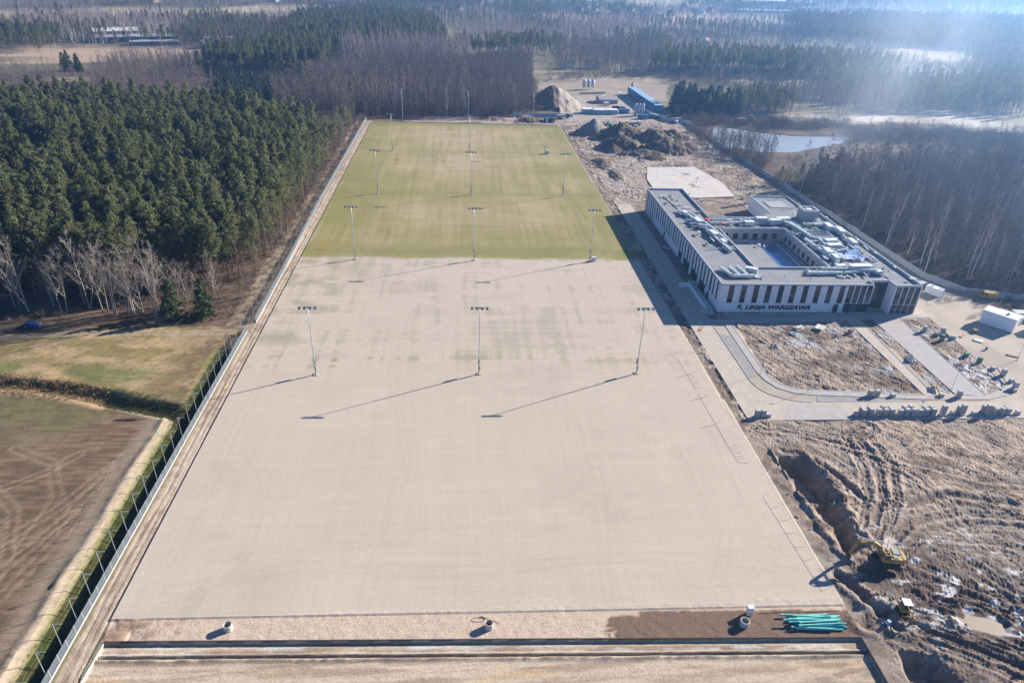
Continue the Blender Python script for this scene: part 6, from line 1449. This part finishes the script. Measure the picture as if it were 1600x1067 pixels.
# loaders and trucks before the heaps
def loader(loc, rz, label, paint):
    o = thing('wheel_loader', label, 'loader', loc, rz)
    MB().box(-2.8,-.6,-1.0,1.0,.9,2.0).box(.4,1.6,-.8,.8,.8,1.4).build('body', paint, o)
    c = MB().box(-.6,.5,-.8,.8,.9,1.7).box(-.6,.5,-.8,.8,2.9,3.05).build('cab', paint, o); MB().box(-.55,.45,-.75,.75,1.7,2.9).build('cab_window', CABG, c)
    for x in (-1.9,1.2):
        for y in (-1.05,1.05): w = MB().tube([(x,y-.3,.75),(x,y+.3,.75)],.75,14).build('wheel', BLK, o); MB().tube([(x,y-.32,.75),(x,y+.32,.75)],.35,10).build('rim', paint, w)
    for y in (-.5,.5): MB().tube([(1.2,y,1.3),(2.2,y,1.3),(3.0,y,.6)],.13,6).build('arm', paint, o)
    MB().profile([(2.9,.1),(4.0,.05),(3.3,.3),(3.05,.9),(3.25,1.3),(2.9,1.2)],'y',-1.4,1.4).build('bucket', TRK, o)
def truck(loc, rz, label, paint, bed):
    o = thing('truck', label, 'truck', loc, rz)
    MB().box(-4,3.6,-.45,.45,.8,1.05).build('chassis', BLK, o); c = MB().profile([(2.0,1.0),(3.8,1.0),(3.9,2.0),(3.6,3.0),(2.0,3.0)],'y',-1.2,1.2).build('cab', paint, o)
    MB().add([(3.91,-1.05,2.0),(3.91,1.05,2.0),(3.63,1.05,2.9),(3.63,-1.05,2.9)],[(0,1,2,3)]).build('windscreen', CABG, c)
    MB().profile([(-4.1,1.1),(1.7,1.1),(1.85,2.6),(-4.4,2.4)],'y',-1.22,1.22).build('tipper_body', bed, o)
    for x in (-3.0,-1.7,2.8):
        for y in (-1.0,1.0): MB().tube([(x,y-.18,.52),(x,y+.18,.52)],.52,12).build('wheel', BLK, o)
GRN = mat('machine_green', (.05,.24,.10), .5, .1, 2)
for px,rz,lb,p in (((89.8,297.1),2.5,'green loader behind the pointed gravel heap',GRN),((101.0,294.5),.5,'green loader in the row of machines right of the gravel heap',GRN),((97.1,296.0),1.2,'yellow loader in the row of machines',YEL),((139.0,311.9),1.0,'white and yellow loader at the head of the grey fence',WHT)):
    loader((px[0],px[1],ground_z(*px)), rz, lb, p)
for px,rz,lb,p in (((107.4,297.1),.1,'white tipper truck at the right end of the machine row',WHT),((126.5,326.7),2.4,'dark truck behind the blue hut',BLU),((63.2,315.4),.2,'dark truck by the pale fence behind the pitches',BLK)):
    truck((px[0],px[1],ground_z(*px)), rz, lb, p, mat('tipper_grey', (.30,.30,.29), .6, .1, 1))
cabin('pond_hut','small white hut beside the pond','hut',*(185.5,318.9),6,3,2.6,.2,WHT,1)
# ---- far halls and houses
def hall(label, x, y, L, w, h, rz, wallm, roofm, bays=8):
    o = thing('long_hall', label, 'building', (x,y,ground_z(x,y)), rz)
    MB().profile([(-w/2,-.5),(w/2,-.5),(w/2,h*.75),(0,h),(-w/2,h*.75)],'x',-L/2,L/2).build('wall', wallm, o)
    MB().add([(-L/2-.5,-w/2-.5,h*.74),(L/2+.5,-w/2-.5,h*.74),(L/2+.5,0,h+.1),(-L/2-.5,0,h+.1),(L/2+.5,w/2+.5,h*.74),(-L/2-.5,w/2+.5,h*.74)],[(0,1,2,3),(3,2,4,5)]).build('roof', roofm, o)
    for k in range(bays): xx = -L/2+L*(k+.5)/bays; MB().box(xx-L/bays*.2,xx+L/bays*.2,-w/2-.08,-w/2-.02,h*.36,h*.5).build('window', CABG, o)
RW = mat('hall_roof_pale', (.60,.63,.63), .6, .06, .3); RG = mat('hall_roof_grey', (.30,.32,.33), .7, .1, .3); WD = mat('hall_wall_grey', (.24,.24,.25), .8, .1, .5)
for a,b,h,w,lb,rm in (((-386.9,655.1),(-351.3,677.8),11,14,'long white-roofed hall in the left distance',RW),((-376.0,634.9),(-306.0,666.5),7,16,'low grey-roofed hall in front of the white one',RG),((-335.3,618.3),(-294.4,634.9),5,10,'low row of sheds on the field before the halls',RG),((-281.8,661.4),(-252.7,675.6),5,9,'low hall right of the sheds',RW)):
    hall(lb, (a[0]+b[0])/2, (a[1]+b[1])/2, math.hypot(b[0]-a[0],b[1]-a[1]), w, h, math.atan2(b[1]-a[1],b[0]-a[0]), WD, rm)
for k,(a,b,h,lb) in enumerate((((783.9,1893.4),(974.6,1892.2),12,'very long pale warehouse at the top'),((693.9,1743.5),(767.9,1782.7),16,'tall grey warehouse at the top'),((610.6,1511.5),(738.5,1533.2),6,'row of white greenhouses below the warehouses'),((266.1,1581.0),(298.8,1599.1),10,'grey hall at the top centre'))):
    hall(lb, (a[0]+b[0])/2, (a[1]+b[1])/2, math.hypot(b[0]-a[0],b[1]-a[1]), 40, h, math.atan2(b[1]-a[1],b[0]-a[0]), RW if k != 1 else WD, RW if k != 1 else RG, 14)
HW = [mat('house_white', (.66,.63,.58), .8, .05, 1), mat('house_cream', (.60,.52,.38), .8, .05, 1)]; HR = [mat('roof_red', (.34,.10,.06), .8, .15, 1), mat('roof_dark', (.09,.085,.09), .8, .15, 1), mat('roof_brown', (.22,.12,.08), .8, .15, 1)]
def house(x, y, rz, L, w, h, wm, rm, label):
    o = thing('house', label, 'house', (x,y,ground_z(x,y)), rz, 'far houses')
    wl_ = MB().profile([(-w/2,-.5),(w/2,-.5),(w/2,h),(0,h+w*.42),(-w/2,h)],'x',-L/2,L/2).build('wall', wm, o)
    rf = MB().add([(-L/2-.5,-w/2-.6,h-.5),(L/2+.5,-w/2-.6,h-.5),(L/2+.5,0,h+w*.42+.15),(-L/2-.5,0,h+w*.42+.15),(L/2+.5,w/2+.6,h-.5),(-L/2-.5,w/2+.6,h-.5)],[(0,1,2,3),(3,2,4,5)]).build('roof', rm, o)
    MB().box(L*.2,L*.2+.7,-.3,.4,h+w*.3,h+w*.42+1.1).build('chimney', HR[2], rf)
    for k in range(3): xx = -L/2+L*(k+.5)/3; MB().box(xx-.6,xx+.6,-w/2-.05,-w/2-.01,1,2.4).build('window', CABG, wl_)
    MB().box(-L/2-.05,-L/2-.01,-.6,.6,.0,2.1).build('door', WD, wl_)
HS = [((-245.6,845.6),.3,0,0,'white house with red roof among the pines at the left of the pine wood'),((-249.4,899.3),.2,0,0,'red-roofed house behind the other among the left pines'),((-257.9,612.2),.5,0,1,'white house with dark roof at the edge of the field'),((-254.0,634.7),.2,0,1,'pale barn roof house right of the dark-roofed one'),((-220.9,678.5),-.3,0,1,'house with steep dark roof beside the pine belt'),((-289.0,683.7),.1,1,2,'cream block house among bare trees'),((-242.9,697.2),.1,1,2,'cream house behind bare trees'),
      ((232.8,806.3),.3,0,1,'white double-gabled house right of the camp field, left one'),((244.5,795.2),.3,0,1,'white house with dark roof beside the double-gabled one'),((314.8,800.3),.9,1,0,'house with steep bright roof right of centre'),((121.9,549.1),.2,0,1,'white house behind the silos among trees'),((96.9,544.2),.4,0,1,'pale house left of the silos among trees'),((424.3,618.2),.2,0,1,'white house in the pine belt at the right'),((411.2,583.9),.4,0,1,'second white house in the pine belt at the right'),((625.1,1066.2),.2,0,1,'white house before the far right forest'),((672.3,1114.6),.1,0,1,'second white house before the far right forest'),((86.7,1234.2),.5,0,0,'red-roofed house among bare trees at the top centre')]
for (px,rz,w,r,lb) in HS: house(px[0],px[1],rz,12,9,4.2,HW[w],HR[r],lb)
VX = [(-78.2,1104.2),(-67.0,1288.0),(-47.6,1201.9),(-28.1,1257.8),(-9.2,1251.0),(14.5,1365.2),(32.6,1432.1),(48.3,1346.6),(73.6,1454.4),(95.7,1508.0),(111.6,1454.9),(124.9,1385.6),(161.7,1523.4),(184.0,1493.8),(216.7,1575.8),(228.2,1331.7),(266.2,1366.5),(309.9,1423.0),(294.4,1297.6),(334.3,1347.8),(346.7,1289.8),(373.9,1366.0),(373.5,1271.3),(408.3,1316.7),(510.6,1581.6),(486.7,1417.7),(492.0,1386.0),(541.2,1478.8),(569.1,1455.5),(-557.3,1158.6),(-544.2,1182.8),(-521.7,1178.8),(-349.1,1295.3),(-263.3,1306.9)]
for k,(x,y) in enumerate(VX): house(x,y,rng.uniform(0,3),14,10,5,HW[k%2],HR[(k*2)%3],'%s house from the left in the far hazy village along the top' % ORD[sorted(range(len(VX)), key=lambda q: VX[q][0]/VX[q][1]).index(k)] if k < 40 else '')

# ================================================================== HAZE
hz = MB(); hz.box(-6000, 8000, -1500, 13500, -20, 112)
hm = bpy.data.materials.new('haze_air'); hm.use_nodes = True; hn = hm.node_tree.nodes; hn.clear()
pv = hn.new('ShaderNodeVolumePrincipled'); pv.inputs['Density'].default_value = .00024; pv.inputs['Color'].default_value = (.27,.54,1,1); pv.inputs['Anisotropy'].default_value = .6
ho = hn.new('ShaderNodeOutputMaterial'); hm.node_tree.links.new(pv.outputs[0], ho.inputs['Volume'])
tag(hz.build('haze', hm), 'thin blue haze filling the air over the land', None, None, 'stuff')


# smoke of a fire behind the fence: a soft plume drifting up and away to the right, and a thin veil over the wood
def smoke_mat(name, dens, r0, grow_, L, nscale, col):
    """volume densest on the local x axis, thinning outwards and along its length, torn by noise"""
    m = bpy.data.materials.new(name); m.use_nodes = True; n = m.node_tree.nodes; l = m.node_tree.links; n.clear()
    tc = n.new('ShaderNodeTexCoord'); sp_ = n.new('ShaderNodeSeparateXYZ'); l.new(tc.outputs['Object'], sp_.inputs[0])
    def ma(op, a, b=None, c=None):
        q = n.new('ShaderNodeMath'); q.operation = op
        for i, v in enumerate((a,b,c)):
            if v is None: continue
            if isinstance(v,(int,float)): q.inputs[i].default_value = v
            else: l.new(v, q.inputs[i])
        return q.outputs[0]
    x, y, z = sp_.outputs
    r = ma('SQRT', ma('ADD', ma('MULTIPLY', y, y), ma('MULTIPLY', ma('MULTIPLY', z, z), 1.6)))
    q = ma('DIVIDE', r, ma('MULTIPLY_ADD', x, grow_, r0))
    fall = ma('POWER', ma('MAXIMUM', ma('SUBTRACT', 1.0, q), 0.0), 1.6)
    mp_ = n.new('ShaderNodeMapping'); mp_.inputs['Scale'].default_value = (nscale*.35,nscale,nscale); l.new(tc.outputs['Object'], mp_.inputs['Vector'])
    nz = n.new('ShaderNodeTexNoise'); nz.inputs['Scale'].default_value = 1; nz.inputs['Detail'].default_value = 3; l.new(mp_.outputs[0], nz.inputs['Vector'])
    tear = ma('MAXIMUM', ma('MULTIPLY_ADD', nz.outputs['Fac'], 3.2, -1.1), 0.0)
    ln = ma('MAXIMUM', ma('SUBTRACT', 1.0, ma('DIVIDE', x, L)), 0.0)
    st_ = ma('MINIMUM', ma('MAXIMUM', ma('DIVIDE', x, 14.0), 0.0), 1.0)
    d = ma('MULTIPLY', ma('MULTIPLY', ma('MULTIPLY', fall, tear), ma('MULTIPLY', ln, st_)), dens)
    pv = n.new('ShaderNodeVolumePrincipled'); pv.inputs['Color'].default_value = (*col,1); pv.inputs['Anisotropy'].default_value = .45; l.new(d, pv.inputs['Density'])
    o = n.new('ShaderNodeOutputMaterial'); l.new(pv.outputs[0], o.inputs['Volume']); return m
def plume(a, b, r0, grow_, dens, nscale, label, col=(.72,.84,1)):
    a = Vector(a); b = Vector(b); L = (b-a).length
    me = MB(); me.tube([(L*t,0,0) for t in (0,.25,.5,.75,1)], [(r0+grow_*L*t)*1.02 for t in (0,.25,.5,.75,1)], 18)
    o = me.build('smoke', smoke_mat('smoke_air', dens, r0, grow_, L, nscale, col)); o.location = a; o.rotation_euler = (b-a).to_track_quat('X','Z').to_euler()
    return tag(o, label, None, None, 'stuff')
plume((164,183,3), (540,640,70), 24, .24, .0042, .022, 'pale smoke plume drifting up over the pond and woods at the right')
plume((180,60,10), (620,520,30), 60, .22, .0022, .012, 'thin blue smoke veil lying over the right-hand wood', (.5,.72,1))
